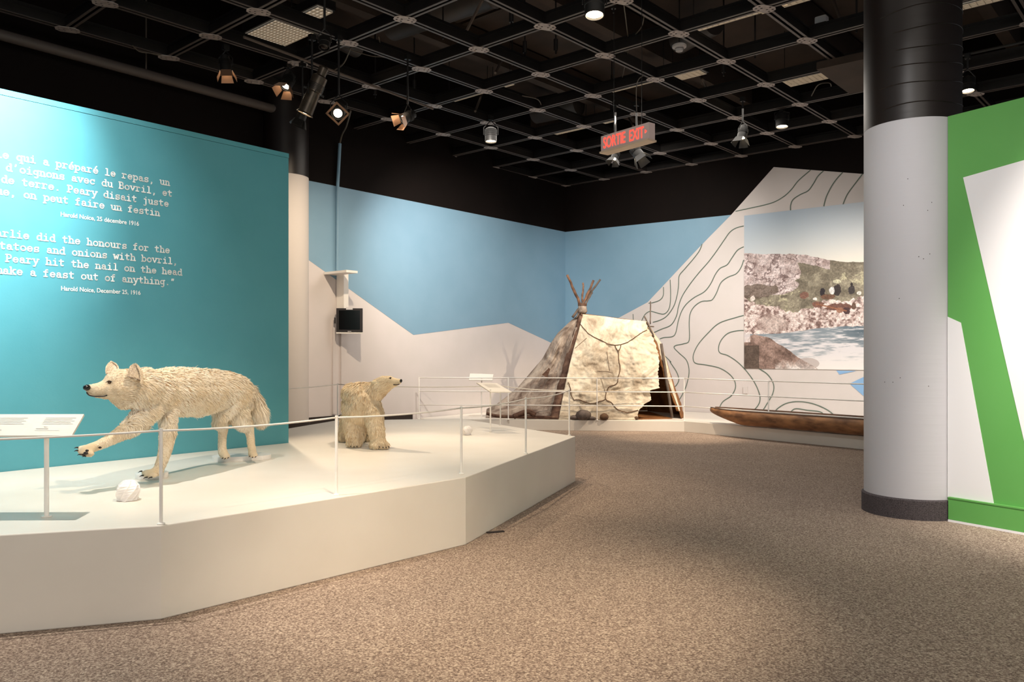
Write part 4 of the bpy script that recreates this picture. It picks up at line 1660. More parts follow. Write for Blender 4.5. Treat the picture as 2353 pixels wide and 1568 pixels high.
# left smoke-stained cover (fan)
SIL = [(722, 1332), (735, 1314), (765, 1282), (785, 1268), (825, 1246), (860, 1216), (890, 1190), (915, 1160), (932, 1137), (940, 1118), (961, 1116)]
SLx = lambda y: np.interp(y, [p[0] for p in SIL], [p[1] for p in SIL])
NU, NV = 70, 90
nz = vnoise((NV + 1, NU + 1), (5, 6), 31, 5, .6)
vs = []
for j in range(NV + 1):
    vv = j / NV
    for i in range(NU + 1):
        uu = i / NU
        yb = 961 + 3.3 * uu
        y = 722 * (1 - vv) + yb * vv
        xl, xr = SLx(min(y, 961)), float(Lx(min(y, 965))) + 1.5
        x = xl + (xr - xl) * uu
        Db = FPX * (H - H2) / (yb - HZ)
        Dl = 15.95 * (1 - vv) + 15.9 * vv
        pr_ = onfront(xr, y, 0.02)
        Dr = pr_.y
        w_ = uu ** .55
        D = Dl * (1 - w_) + Dr * w_
        if vv > .9:
            D = D * (1 - (vv - .9) / .1) + Db * (vv - .9) / .1
        D += (nz[j, i] - .5) * .3 * math.sin(PI * min(1, vv)) * math.sin(PI * min(1, max(uu, .03)))
        D += .03 * math.sin(uu * 13 + 3 * vv) * vv * (1 - vv) * 2.5
        P_ = W(x, y, D)
        P_.z = max(P_.z, H2 + .004)
        vs.append(P_)
fs = [(j * (NU + 1) + i, (j + 1) * (NU + 1) + i, (j + 1) * (NU + 1) + i + 1, j * (NU + 1) + i + 1) for j in range(NV) for i in range(NU)]
o = addmesh('side_cover', vs, fs, M_hideg, tent, True)
o['label'] = 'grey-brown smoke-stained hide side'
o.modifiers.new('s', 'SOLIDIFY').thickness = .012
SV = vs
# dark fur strip between the two covers
pts_l, pts_r = [], []
for k in range(40):
    y = 724 + (963 - 724) * k / 39
    wd = 9 + 12 * k / 39
    pr_ = onfront(float(Lx(y)) + .5, y, .05)
    pl_ = W(float(Lx(y)) - wd + random.uniform(-1, 1), y, pr_.y + .06)
    pts_l.append(pl_)
    pts_r.append(pr_)
vs = pts_l + pts_r
fs = [(k, k + 1, 40 + k + 1, 40 + k) for k in range(39)]
o = addmesh('fur_strip', vs, fs, M_strip, tent, True)
o.modifiers.new('s', 'SOLIDIFY').thickness = .02
# rolled hem and torn pieces at the foot of the side cover
for pts, r in [([(1118, 950), (1140, 956), (1180, 958), (1230, 959), (1275, 961)], .03), ([(1180, 958), (1200, 950), (1215, 946), (1230, 955)], .05)]:
    q = [W(x, y, FPX * 1.25 / (964 - HZ) - .02) for x, y in pts]
    for p_ in q:
        p_.z = max(p_.z, H2 + r)
    MB().tube(catmull([tuple(p_) for p_ in q], 5), r, 8).build('rolled_hem', M_strip, tent, smooth=True)
# folds of torn hide
for pts in ([(1262, 845), (1245, 862), (1258, 868), (1264, 850)],):
    q = [W(x, y, 15.35 if y > 840 else 15.62) for x, y in pts]
    mb = MB().slab(q, .01)
    mb.build('torn_patch', M_strip, tent)


def patch(name, a_, b_, c_, d_, m, n=30, seed=41, amp=.12, edge=0.0):
    """bilinear hide patch: a-b top edge, d-c bottom edge"""
    nz_ = vnoise((n + 1, n + 1), (4, 4), seed, 5, .6)
    jg = vnoise((n + 1, 3), (12, 1), seed + 1, 2)[:, 0]
    nn = (Vector(b_) - Vector(a_)).cross(Vector(d_) - Vector(a_)).normalized()
    vs = []
    for j in range(n + 1):
        t = j / n
        for i in range(n + 1):
            s = i / n
            p = Vector(a_).lerp(b_, s).lerp(Vector(d_).lerp(c_, s), t)
            p = p + nn * (nz_[j, i] - .5) * amp * math.sin(PI * t)
            if edge and i == n:
                p = p + (Vector(b_) - Vector(a_)).normalized() * (jg[j] - .5) * edge
            p.z = max(p.z, H2 + .004)
            vs.append(p)
    fs = [(j * (n + 1) + i, (j + 1) * (n + 1) + i, (j + 1) * (n + 1) + i + 1, j * (n + 1) + i + 1) for j in range(n) for i in range(n)]
    o = addmesh(name, vs, fs, m, tent, True)
    o.modifiers.new('s', 'SOLIDIFY').thickness = .012
    return o


T1 = W(1337, 721, 15.92)
T2 = hit(1488, 740, fB1, pn)
T2b = T2 + Vector((0, .05, 0))
R1 = Vector(((1215 - CX) / FPX * 17.1, 17.1, H2))
R2 = Vector(((1490 - CX) / FPX * 17.15, 17.15, H2))
patch('back_cover', T1, T2b, R2, R1, M_hideb, 30, 41, .15)
SL0 = W(1140, 952, 15.95)
SL0.z = H2
patch('back_cover', T1, T1 + Vector((.02, .05, 0)), R1, SL0, M_hideg, 26, 45, .1)
# end cover on the right, seen from inside
EC = [(742, 1489, 15.86), (760, 1498, 15.72), (790, 1519, 15.60), (815, 1526, 15.52), (840, 1533, 15.44), (870, 1541, 15.35), (900, 1549, 15.27), (930, 1558, 15.18), (963, 1566, 15.07)]
NB = 24
vs = []
nz = vnoise((41, NB + 1), (5, 3), 51, 4, .6)
for j in range(41):
    t = j / 40
    y = 742 + 221 * t
    xf = np.interp(y, [e_[0] for e_ in EC], [e_[1] for e_ in EC])
    Df = np.interp(y, [e_[0] for e_ in EC], [e_[2] for e_ in EC])
    pf = W(xf, y, Df)
    pf.z = max(pf.z, H2 + .004)
    pb = T2b.lerp(R2, t)
    for i in range(NB + 1):
        s = i / NB
        p = pf.lerp(pb, s) + Vector((.35, 0, 0)) * math.sin(PI * s) * t + Vector((1, .3, 0)).normalized() * (nz[j, i] - .5) * .12 * t * min(1, s * 5)
        vs.append(p)
fs = [(j * (NB + 1) + i, (j + 1) * (NB + 1) + i, (j + 1) * (NB + 1) + i + 1, j * (NB + 1) + i + 1) for j in range(40) for i in range(NB)]
o = addmesh('end_cover', vs, fs, M_hideb, tent, True)
o.modifiers.new('s', 'SOLIDIFY').thickness = .012
# pale outer hem of the end cover and brown ragged edge
vs, vs2 = [], []
for j in range(41):
    t = j / 40
    y = 745 + 200 * t
    xf = np.interp(y, [e_[0] for e_ in EC], [e_[1] for e_ in EC])
    Df = np.interp(y, [e_[0] for e_ in EC], [e_[2] for e_ in EC]) - .02
    w0 = 9 * math.sin(PI * (.15 + .85 * t)) + random.uniform(0, 1.5)
    vs += [W(xf - w0 * .9, y, Df), W(xf + 1.5, y, Df + .02)]
    w1_ = random.uniform(-1, 1)
    vs2 += [W(xf - w0 - 6 + w1_, y, Df + .03), W(xf - w0 * .8, y, Df + .01)]
fs = [(2 * j, 2 * j + 2, 2 * j + 3, 2 * j + 1) for j in range(40)]
o = addmesh('pale_hem', vs, fs, M_hide, tent, True)
o.modifiers.new('s', 'SOLIDIFY').thickness = .008
o = addmesh('ragged_edge', vs2, fs, M_hideb, tent, True)
o.modifiers.new('s', 'SOLIDIFY').thickness = .008
# poles
KN = W(1338, 706, 15.93)
for (tx, ty, fx, D, r, m) in [(1303, 632, 1440, 15.75, .030, M_wood), (1340, 650, 1330, 16.1, .022, M_wood), (1364, 645, 1230, 15.9, .028, M_wood), (1380, 643, 1250, 16.1, .026, M_greypole), (1362, 672, 1300, 16.0, .02, M_greypole)]:
    tip = W(tx, ty, D)
    kn = KN + Vector((random.uniform(-.03, .03), random.uniform(-.04, .04), random.uniform(-.02, .02)))
    foot = tip + (kn - tip) * ((tip.z - H2) / (tip.z - kn.z) * .55)
    foot = tip + (kn - tip) * ((tip.z - kn.z + .22) / (tip.z - kn.z))
    pts = []
    for i in range(12):
        t = i / 11
        p = tip.lerp(foot, t)
        pts.append(p + Vector((random.uniform(-.008, .008), 0, random.uniform(-.008, .008))))
    MB().tube(pts, [r * (.75 + .35 * (i / 11)) * (1.12 if i % 4 == 0 else 1) for i in range(12)], 8).build('tent_pole', m, tent, smooth=True)
MB().lathe([(.07, -.10), (.10, -.06), (.085, .02), (.075, .08)], KN + Vector((0, -.02, -.03)), n=14).build('hide_collar', M_hideg, tent, smooth=True)
mb = MB()
for k in range(4):
    mb.tube([KN + Vector((.085 * math.cos(a_ * .5), -.02 + .085 * math.sin(a_ * .5), .03 + .012 * k + .004 * math.sin(a_))) for a_ in range(13)], .007, 5)
mb.build('lashing', M_strip, tent, smooth=True)
for (x0, y0, x1, y1, D, r) in [(1495, 693, 1494, 745, 15.9, .012), (1481, 727, 1503, 775, 15.75, .016), (1484, 750, 1503, 751, 15.8, .013), (1519, 790, 1544, 962, 15.25, .028)]:
    a_, b_ = W(x0, y0, D), W(x1, y1, D - .1)
    b_.z = max(b_.z, H2 + .02)
    MB().tube([a_.lerp(b_, i / 6) + Vector((random.uniform(-.006, .006), 0, 0)) for i in range(7)], r, 8).build('tent_pole', M_greypole, tent, smooth=True)
mb = MB()
q = [G(1455, 965, H2), G(1545, 963, H2), Vector((2.9, 16.9, H2)), Vector((1.9, 16.9, H2))]
mb.prism([(p_.x, p_.y) for p_ in q], H2 + .002, H2 + .01)
mb.build('ground_hide', M_hideb, tent)


def stone(px, py, rx, ry, D, label, seed, m=M_stone):
    c = W(px, py, D)
    rs_ = random.Random(seed)
    vs = []
    for v_ in ICO_V:
        k = 1 + .12 * math.sin(v_[0] * 3.1 + seed) * math.cos(v_[1] * 2.7 + seed * 2)
        vs.append((c.x + v_[0] * rx * k, c.y + v_[1] * rx * .8 * k, c.z + v_[2] * ry * k))
    zmin = min(v_[2] for v_ in vs)
    vs = [(v_[0], v_[1], max(H2 + .002, v_[2] - zmin + H2 - .25 * ry)) for v_ in vs]
    o = addmesh('stone', vs, ICO_F, m, None, True)
    tag(o, label, 'stone')


stone(1341, 955, .145, .115, 14.82, 'large rounded grey stone at the foot of the tent', 1)
stone(1322, 961, .10, .055, 14.86, 'low flat grey stone left of the large one by the tent', 2)
stone(1362, 962, .07, .04, 14.78, 'small dark stone between the large stone and railing post', 3)
M_stone2 = mat('brown_stone', (104, 76, 52), 0.85, (74, 52, 38), 9)
stone(1388, 961, .085, .075, 14.76, 'rounded brown stone right of the railing post by the tent', 4, M_stone2)
stone(1462, 965, .05, .04, 14.82, 'tiny brown stone at the tent opening corner', 5, M_stone2)

# ------------------------------------------------------------------ dugout canoe
c0 = W(1612, 953, 14.02)
c0.z = H2 + .26
cdir = (F[2] - F[1]).normalized()
cdir = Vector((cdir.x, cdir.y, 0)).normalized()
can = thing('dugout_canoe', 'long narrow brown wooden dugout canoe on the low platform', 'canoe', (c0.x + 2, c0.y - 2, H2))
side = Vector((-cdir.y, cdir.x, 0))
if side.y < 0:
    side = -side
start = G(1640, 972, H2)
start = Vector((c0.x, c0.y, 0)) + side * .25
NS, NC = 60, 16
LEN = 5.2
outer, inner = [], []
for i in range(NS + 1):
    t = i / NS
    s = t * LEN
    e_ = min(1, s / .75, (LEN - s) / .75)
    e_ = max(e_, 0)
    wdt = .28 * (e_ ** .6) + .012
    keel = H2 + .012 + (1 - e_ ** .8) * .20
    gun = H2 + .265 + (1 - e_) * .015
    for k in range(NC + 1):
        a_ = PI * k / NC
        x_ = math.cos(a_)
        y_ = math.sin(a_)
        cx_ = abs(x_) ** .7 * (1 if x_ > 0 else -1)
        cz = y_ ** .6
        p = start + cdir * s + side * (cx_ * wdt)
        outer.append(Vector((p.x, p.y, gun - (gun - keel) * cz)))
        pi_ = start + cdir * (s * .98 + .05) + side * (cx_ * max(wdt - .03, .004))
        inner.append(Vector((pi_.x, pi_.y, gun - (gun - keel - .03) * cz * .92)))
vs = outer + inner
n = NC + 1
fs, mi = [], []
for i in range(NS):
    for k in range(NC):
        fs.append((i * n + k, i * n + k + 1, (i + 1) * n + k + 1, (i + 1) * n + k))
        mi.append(0)
        o_ = len(outer)
        fs.append((o_ + i * n + k, o_ + (i + 1) * n + k, o_ + (i + 1) * n + k + 1, o_ + i * n + k + 1))
        mi.append(1)
    for k in (0, NC):
        o_ = len(outer)
        q_ = (i * n + k, (i + 1) * n + k, o_ + (i + 1) * n + k, o_ + i * n + k)
        fs.append(q_ if k == 0 else q_[::-1])
        mi.append(0)
o = addmesh('hull', vs, fs, None, can, True, [M_canoe, M_canoein], mi)
for sgn in (-1, 1):
    pts = [start + cdir * s + side * sgn * (.28 * (min(1, s / .75) ** .6)) + UP * (H2 + .268 + max(0, 1 - s / .75) * .015) for s in np.linspace(.06, LEN - .8, 30)]
    MB().tube(pts, .014, 6).build('gunwale', M_canoein, can, smooth=True)
# paddle and small card before the canoe
pd0, pd1 = G(1893, 991.5, H2 + .02), G(2040, 1004.5, H2 + .02)
o = MB().tube([pd0, pd1], .018, 8).build('paddle', M_greypole)
tag(o, 'dark slender wooden paddle lying along the front of the canoe', 'paddle')
cc = G(1974, 1000.5, H2)
mb = MB()
mb.box(cc + UP * .06, cdir, UP, cdir.cross(UP), .07, .03, .004)
o = mb.build('label_card', M_paper)
tag(o, 'small white card standing before the canoe beside the column', 'label')

# ------------------------------------------------------------------ monitor on the left wall
mon = thing('wall_monitor', 'small black screen on a bracket on the left mural wall', 'monitor', W(803, 736, 13.7))
cm = W(803, 736.5, 13.62)
xd = Vector((1, .12, 0)).normalized()
yd = Vector((.12, -1, 0)).normalized()
mb = MB()
mb.box(cm - yd * .035, xd, yd, UP, .222, .035, .208)
mb.build('casing', M_bezel, mon)
mb = MB()
mb.box(cm + yd * .002 + UP * .006, xd, yd, UP, .178, .003, .165)
mb.build('screen', M_screen, mon)
mb = MB()
mb.box(cm + UP * .205 + yd * .004, xd, yd, UP, .055, .012, .022)
mb.build('top_tag', M_offwhite, mon)
mb = MB()
mb.box(cm - UP * .19 + yd * .003, xd, yd, UP, .03, .002, .004)
mb.build('maker_mark', M_offwhite, mon)
mb = MB()
mb.box(cm - yd * .12, xd, yd, UP, .04, .06, .06)
mb.box(cm - yd * .07 - xd * .25, xd, yd, UP, .012, .03, .05)
mb.build('wall_bracket', M_bezel, mon)
mb = MB()
mb.box(cm - UP * .215 - yd * .05, xd, yd, UP, .225, .05, .012)
mb.build('lower_lip', M_rail, mon)
# bracket arm above
br = thing('projector_bracket', 'white T-shaped bracket above the black screen on the left wall', 'bracket', onleft(787, 690, .1))
p0_, p1_ = onleft(787, 628, .12), onleft(787, 712, .12)
mb = MB()
mb.box((p0_ + p1_) / 2, A, NL, UP, .05, .1, (p0_ - p1_).length / 2)
mb.build('upright', M_rail, br)
mb = MB()
mb.box(onleft(783, 627, .32), A, NL, UP, .12, .30, .02)
mb.build('top_plate', M_rail, br)
q0, q1 = onleft(776, 424, .05), onleft(775, 622, .05)
q2 = onleft(781, 330, .05)
q3 = W(796, 290, q2.y - .6)
o = MB().tube(catmull([q1, q0], 1) + [q2], .028, 10).build('conduit', M_blue)
tag(o, 'vertical pale blue conduit running down the left mural wall', 'conduit')
o = MB().tube(catmull([q2, W(786, 310, q2.y - .2), q3, W(806, 255, q2.y - 1.2)], 5), .014, 8).build('cable', M_wire)
tag(o, 'thin cable rising from the blue conduit to the lamps', 'cable')

# ------------------------------------------------------------------ EXIT sign
sg = thing('exit_sign', 'hanging lit red SORTIE EXIT sign', 'sign', W(1436, 318, 9.0))
s_bl, s_br = W(1381, 343, 9.3), W(1491, 326.5, 8.72)
s_tl = Vector((s_bl.x, s_bl.y, W(1381, 308, 9.3).z))
s_tr = Vector((s_br.x, s_br.y, W(1491, 286.5, 8.72).z))
s_tl.z = s_tr.z = (s_tl.z + s_tr.z) / 2
s_bl.z = s_br.z = (s_bl.z + s_br.z) / 2
sx = (s_br - s_bl)
SL_ = sx.length
sx.normalize()
sn = sx.cross(UP)
if sn.y > 0:
    sn = -sn
MB().slab([s_bl, s_br, s_tr, s_tl], .1).build('housing', M_sign, sg)
mb = MB()
mb.box((s_bl + s_br) / 2 - sn * .05 - UP * .008, sx, sn, UP, SL_ / 2 + .006, .07, .01)
mb.build('lower_trim', M_signedge, sg)
hS = s_tl.z - s_bl.z
wd = SL_
f = font_text('lettering', 'SORTIE', hS * .98, s_bl + sx * wd * .055 + UP * hS * .19 + sn * .003, sx, UP, sn, M_signred, sg, width=wd * .47, bold=.001)
f = font_text('lettering', 'EXIT', hS * .98, s_bl + sx * wd * .61 + UP * hS * .17 + sn * .003, sx, UP, sn, M_signred, sg, width=wd * .29, bold=.001)
aa = s_bl + sx * wd * .925 + UP * hS * .5 + sn * .003
mb = MB()
mb.add([aa + UP * .022, aa - UP * .022, aa + sx * .028], [(0, 1, 2)])
mb.build('arrow', M_signred, sg)
for k in (.22, .80):
    p = s_tl.lerp(s_tr, k) - sn * .05
    MB().tube([p, Vector((p.x, p.y, ZG + .05))], .004, 6).build('hanger_rod', M_gridblk, sg)

# ------------------------------------------------------------------ ceiling grid
N00 = Vector((0.411, 11.356, 0))
GA = Vector((.846, .938, 0))
GB = Vector((.838, -.724, 0))
ga, gb = GA.normalized(), GB.normalized()
grid = thing('ceiling_grid', 'black steel lighting grid with pale bolted plates under the ceiling', 'ceiling grid', (0.411, 11.356, ZG))


def node(i, j):
    return N00 + GA * i + GB * j


def beam(p, q, nm='grid_beam'):
    d = (q - p).normalized()
    s = Vector((-d.y, d.x, 0))
    L_ = (q - p).length
    c = (p + q) / 2
    mb = MB()
    for k in (-1, 1):
        mb.box(c + s * .036 * k + UP * (ZG + .06), d, s, UP, L_ / 2, .010, .055)
        mb.box(c + s * .034 * k + UP * (ZG + .003), d, s, UP, L_ / 2, .016, .003, 1)
        mb.box(c + s * .034 * k + UP * (ZG + .117), d, s, UP, L_ / 2, .018, .004)
    mb.box(c + UP * (ZG + .14), d, s, UP, L_ / 2, .02, .03)
    mb.build(nm, [M_gridblk, M_gridedge], grid)


I0, I1, J0, J1 = -9, 5, -4, 9


def visible_rng(f_):
    return f_


for j in range(J0, J1 + 1):
    i0 = 0 if j == -4 else (-9 if j < 0 else max(-9, -9 + 0))
    beam(node(i0, j) - ga * .02, node(I1, j) + ga * .02)
for i in range(I0, I1 + 1):
    j0 = -4 if i >= 0 else -3
    beam(node(i, j0) - gb * .02, node(i, J1) + gb * .02)

# gusset plate with holes, one mesh shared by all nodes
def plate_mesh():
    bm = bmesh.new()
    a_, b2, c_ = .135, .088, .05
    out = [(a_, -b2 + c_), (a_, b2 - c_), (a_ - c_, b2), (-a_ + c_, b2), (-a_, b2 - c_), (-a_, -b2 + c_), (-a_ + c_, -b2), (a_ - c_, -b2)]
    loops = [out]
    for (hx, hy) in [(-.095, .03), (-.095, -.03), (-.04, 0), (.04, 0), (.095, .03), (.095, -.03), (-.035, .06), (.035, -.06)]:
        loops.append([(hx + .0155 * math.cos(k * PI / 3), hy + .0155 * math.sin(k * PI / 3)) for k in range(6)])
    for lp in loops:
        vs = [bm.verts.new((x, y, 0)) for x, y in lp]
        for k in range(len(vs)):
            bm.edges.new((vs[k], vs[(k + 1) % len(vs)]))
    bmesh.ops.triangle_fill(bm, use_beauty=True, edges=bm.edges[:])
    r = bmesh.ops.extrude_face_region(bm, geom=bm.faces[:])
    for v_ in [g for g in r['geom'] if isinstance(g, bmesh.types.BMVert)]:
        v_.co.z -= .006
    bmesh.ops.recalc_face_normals(bm, faces=bm.faces)
    me = bpy.data.meshes.new('gusset_plate')
    bm.to_mesh(me)
    bm.free()
    me.materials.append(M_plate)
    return me


PM = plate_mesh()
cnt = 0
g0w = Vector(grid.location)
for i in range(I0, I1 + 1):
    for j in range(J0, J1 + 1):
        if j == -4 and i < 0:
            continue
        p = node(i, j)
        if p.y < 4.2:
            continue
        px = CX + p.x / p.y * FPX
        if px < -150 or px > 2500:
            continue
        o = bpy.data.objects.new('gusset_plate', PM)
        COL.objects.link(o)
        o.parent = grid
        o.location = Vector((p.x, p.y, ZG - .002)) - g0w
        o.rotation_euler = (0, 0, math.atan2(ga.y, ga.x) - .45)
        cnt += 1

# ------------------------------------------------------------------ above the grid


def at(px, py, z):
    D = FPX * (z - H) / (HZ - py)
    return Vector(((px - CX) / FPX * D, D, z))


# structural joists, ducts and pipes
jt = []
for k in range(-5, 6):
    c = Vector((1.5, 9.0, 6.72)) + GB.normalized() * 2.3 * k
    mb = MB()
    mb.box(c, ga, gb, UP, 9.2, .09, .24)
    o = mb.build('trim_2', M_slab)
    tag(o, kind='structure')
mb = MB()
dk = N00 + GA * -5.0 + GB * -1.0
for k in range(44):
    mb.box(dk + ga * (k * .16) + UP * 6.93, ga, gb, UP, .045, 1.6, .03)
tag(mb.build('ceiling_deck', M_slab), kind='structure')


def duct(p, q, r, label, m=M_duct):
    d = (q - p)
    n_ = max(1, int(d.length / .9))
    dn = d.normalized()
    prof = []
    for k in range(n_ + 1):
        h_ = d.length * k / n_
        prof += [(r, max(0, h_ - .03)), (r + .015, h_), (r, h_ + .03)] if 0 < k < n_ else [(r, h_)]
    o = MB().lathe(prof, p, dn, n=24).build('air_duct', m)
    smooth_by_angle(o)
    tag(o, label, 'duct')


duct(at(900, 60, 6.52), at(1420, -120, 6.52), .22, 'round dark air duct crossing above the grid at top centre')
duct(at(1230, 255, 6.52), at(1330, 235, 6.52), .26, 'short fat dark duct above the grid, upper middle')
duct(at(1560, 95, 6.52), at(1640, 50, 6.52), .20, 'dark elbow duct by the smoke detector')
duct(at(820, 110, 6.52), at(620, 10, 6.52), .16, 'dark slim duct above the stage lamps, upper left')
# wall pipe on the left
z_p = 5.32
pA_ = onleft(-150, 40, .25)
w0 = CORNER - A * 12.5 + NL * .25
w1p = onleft(625, 262, .25)
pts = [Vector((w0.x, w0.y, z_p)), Vector((w1p.x, w1p.y, z_p))]
o = MB().tube(pts, .068, 14).build('pipe', M_gridedge)
smooth_by_angle(o)
tag(o, 'long grey pipe along the black wall above the teal wall', 'pipe')
o2 = MB().tube(catmull([pts[1], pts[1] + A * .25, pts[1] + A * .35 + UP * .1, pts[1] + A * .36 + UP * .5], 5), .072, 12).build('elbow', M_gridedge, o, smooth=True)
for k in (2.0, 5.0):
    pk = pts[1] - A * k
    MB().tube([pk, pk + UP * 1.6], .01, 6).build('hanger_rod', M_wire, o)

# fluorescent louvre fittings
lv = [(642, 76, .62, .78, 'largest square grille light, above the stage lamps at upper left'), (716, 35, .24, .62, 'short strip light near the largest grille light'),
      (1312, 298, .16, .95, 'thin strip light left of the exit sign'), (1385, 281, .16, .5, 'short strip light just left above the exit sign'),
      (1466, 192, .14, 1.25, 'long thin strip light above the exit sign'), (1576, 173, .26, .62, 'short strip light below the smoke detector'),
      (1684, 40, .17, 1.5, 'long strip light at top right centre'), (1822, 4, .13, .9, 'strip light cut by the top edge'),
      (1848, 181, .42, .85, 'broad grille light left of the thick column'), (1504, 366, .75, 1.1, 'wide dim grille light behind the small spotlights'),
      (1580, 355, .7, .45, 'dim square grille light right of the wide one'), (1152, 198, .12, .5, 'tiny strip light in the middle of the grid'),
      (1075, 221, .08, 1.2, 'very thin strip light in the middle of the grid'), (2262, 2, .18, 1.0, 'strip light at the top edge right of the column')]
for px, py, la, lb, lab in lv:
    c = at(px, py, 6.1)
    t = thing('ceiling_light', lab, 'ceiling light', c)
    mb = MB()
    mb.box(c + UP * .07, ga, gb, UP, la / 2 + .03, lb / 2 + .03, .06)
    mb.build('housing', M_gridblk, t)
    mb = MB()
    mb.box(c + UP * .004, ga, gb, UP, la / 2, lb / 2, .003)
    mb.build('diffuser', M_diffuser, t)
    mb = MB()
    ns = max(3, int(la / .05))
    for k in range(ns + 1):
        mb.box(c + ga * (la * (k / ns - .5)) - UP * .008, ga, gb, UP, .003, lb / 2, .010)
    ns = max(3, int(lb / .08))
    for k in range(ns + 1):
        mb.box(c + gb * (lb * (k / ns - .5)) - UP * .008, gb, ga, UP, .003, la / 2, .010)
    mb.build('louvre', M_louvre, t)
    for k in (-.4, .4):
        MB().tube([c + gb * lb * k + UP * .12, c + gb * lb * k + UP * .9], .006, 5).build('hanger_rod', M_gridblk, t)

# soffit near the right column
q = [at(1876, 160, 5.35), at(1952, 216, 5.35), at(2060, 197, 5.35), at(2020, 128, 5.35)]
mb = MB()
mb.prism([(p.x, p.y) for p in q], 5.35, 5.45)
o = mb.build('ceiling_soffit', M_slab)
tag(o, kind='structure')

# smoke detector, white sensor box
c = at(1561, 110, 5.9)
t = thing('smoke_detector', 'round white smoke detector hanging above the grid', 'smoke detector', c)
MB().lathe([(.02, -.05), (.05, -.05), (.06, -.02), (.06, .0), (.10, .005), (.105, .03), (.09, .045)], c, n=28).build('body', M_offwhite, t, smooth=False)
MB().lathe([(.055, -.012), (.062, -.012), (.062, -.020), (.055, -.020)], c, n=24).build('vent_ring', M_wire, t)
MB().tube([c + UP * .04, c + UP * .9], .01, 6).build('hanger_rod', M_gridblk, t)
c = at(1888, 47, 5.75)
t = thing('sensor_box', 'small white rounded device on the grid near the thick column', 'device', c)
mb = MB()
mb.box(c, ga, gb, UP, .055, .075, .05)
o = mb.build('cover', M_offwhite, t)
bv = o.modifiers.new('b', 'BEVEL')
bv.width = .02
bv.segments = 3
mb = MB()
mb.box(c - UP * .07, ga, gb, UP, .06, .075, .025)
mb.build('mount', M_lampbody, t)
MB().tube([c - UP * .09, c - UP * .2], .012, 6).build('stem', M_gridblk, t)

# struts, hanging rods and loose cables
for (x0, y0, z0, x1, y1, z1, lab) in [
    (1108, -10, 6.15, 1055, 105, 5.7, 'pale diagonal strut at top centre of the grid'), (1155, 135, 6.3, 1138, 168, 5.6, 'short diagonal strut below the top centre one'),
    (1108, 215, 6.2, 1092, 256, 5.55, 'short pale strut above the middle lamp'), (1602, 158, 6.6, 1625, 205, 5.6, 'diagonal strut left of the right-hand grid lamp'),
    (1915, 0, 6.6, 1940, 70, 6.0, 'diagonal brace beside the thick column top'), (1440, 262, 6.3, 1455, 290, 5.6, 'slanted strut over the exit sign')]:
    o = MB().tube([at(x0, max(y0, 0), z0), at(x1, y1, z1)], .022, 6).build('strut', M_bracket)
    tag(o, lab, 'strut')
for k, (px, py) in enumerate([(1018, 90), (1175, 60), (1177, 150), (1206, 130), (1410, 30), (1663, 175), (1968, 75), (1406, 265), (952, 215), (862, 225), (1735, 135), (1277, 125)]):
    p = at(px, py, 5.6)
    mb = MB()
    mb.tube([p, Vector((p.x, p.y, 6.95))], .012, 6)
    mb.lathe([(.03, 0), (.03, .16)], p + UP * .05, n=10)
    o = mb.build('hanging_rod', M_gridblk)
    tag(o, 'thin black rod above the grid, ' + ['over the pale top centre strut', 'left of the long hanging cable', 'above the sagging middle cable', 'in the middle cell near the short strut', 'just right of the top centre can lamp', 'right of the diagonal strut by the long strip light', 'against the thick column top', 'directly over the exit sign left end', 'above the lamp with doors right of the round one', 'above the round glowing lamp', 'near the white smoke detector, lower right', 'right of the middle strip lights'][k], 'rod', 'black rods above the grid')
cables = [
    ([(1433, 5), (1440, 60), (1444, 105), (1436, 150), (1430, 180)], 5.6, .008, 'pale cable hanging in a long line right of the top centre lamp'),
    ([(1480, 38), (1474, 62), (1455, 85)], 5.6, .008, 'short curved pale cable beside the long hanging one'),
    ([(870, 85), (880, 110), (920, 128), (960, 131)], 5.6, .009, 'curved dark cable over the grid at upper centre'),
    ([(742, 175), (770, 160), (790, 145), (806, 110)], 5.5, .010, 'curving cable rising from the long stage lamp'),
    ([(650, 105), (672, 132), (690, 137), (712, 125), (722, 112)], 5.7, .009, 'looped cable below the square grille light'),
    ([(1085, 183), (1110, 188), (1140, 183), (1160, 170)], 5.65, .009, 'sagging cable in the middle of the grid'),
    ([(1200, 220), (1235, 228), (1245, 245), (1248, 255)], 5.5, .009, 'bent cable left of the exit sign area'),
    ([(1465, 300), (1462, 220), (1466, 185), (1482, 172)], 5.3, .007, 'thin cable feeding the exit sign from above'),
    ([(1865, 220), (1880, 195), (1905, 190), (1910, 198)], 5.5, .009, 'curled cable right of the broad grille light'),
    ([(305, 105), (320, 118), (345, 122), (370, 126)], 5.45, .010, 'drooping cable on the leftmost grid beam'),
    ([(790, 110), (850, 128), (880, 131), (910, 140)], 5.6, .007, 'thin slack cable by the upper left plates'),
]
for pts, z, r, lab in cables:
    q = [tuple(at(x, y, z)) for x, y in pts]
    o = MB().tube([Vector(p) for p in catmull(q, 5)], r, 6).build('cable', M_wire, smooth=True)
    tag(o, lab, 'cable')
# long lamp track pipe
ta, tb_ = at(560, 85, 5.38), at(995, 250, 5.38)
o = MB().tube([ta, tb_], .018, 8).build('lamp_rail', M_bracket)
tag(o, 'slim bar under the grid carrying the stage lamps on the left', 'lamp bar')

# ------------------------------------------------------------------ stage lamps


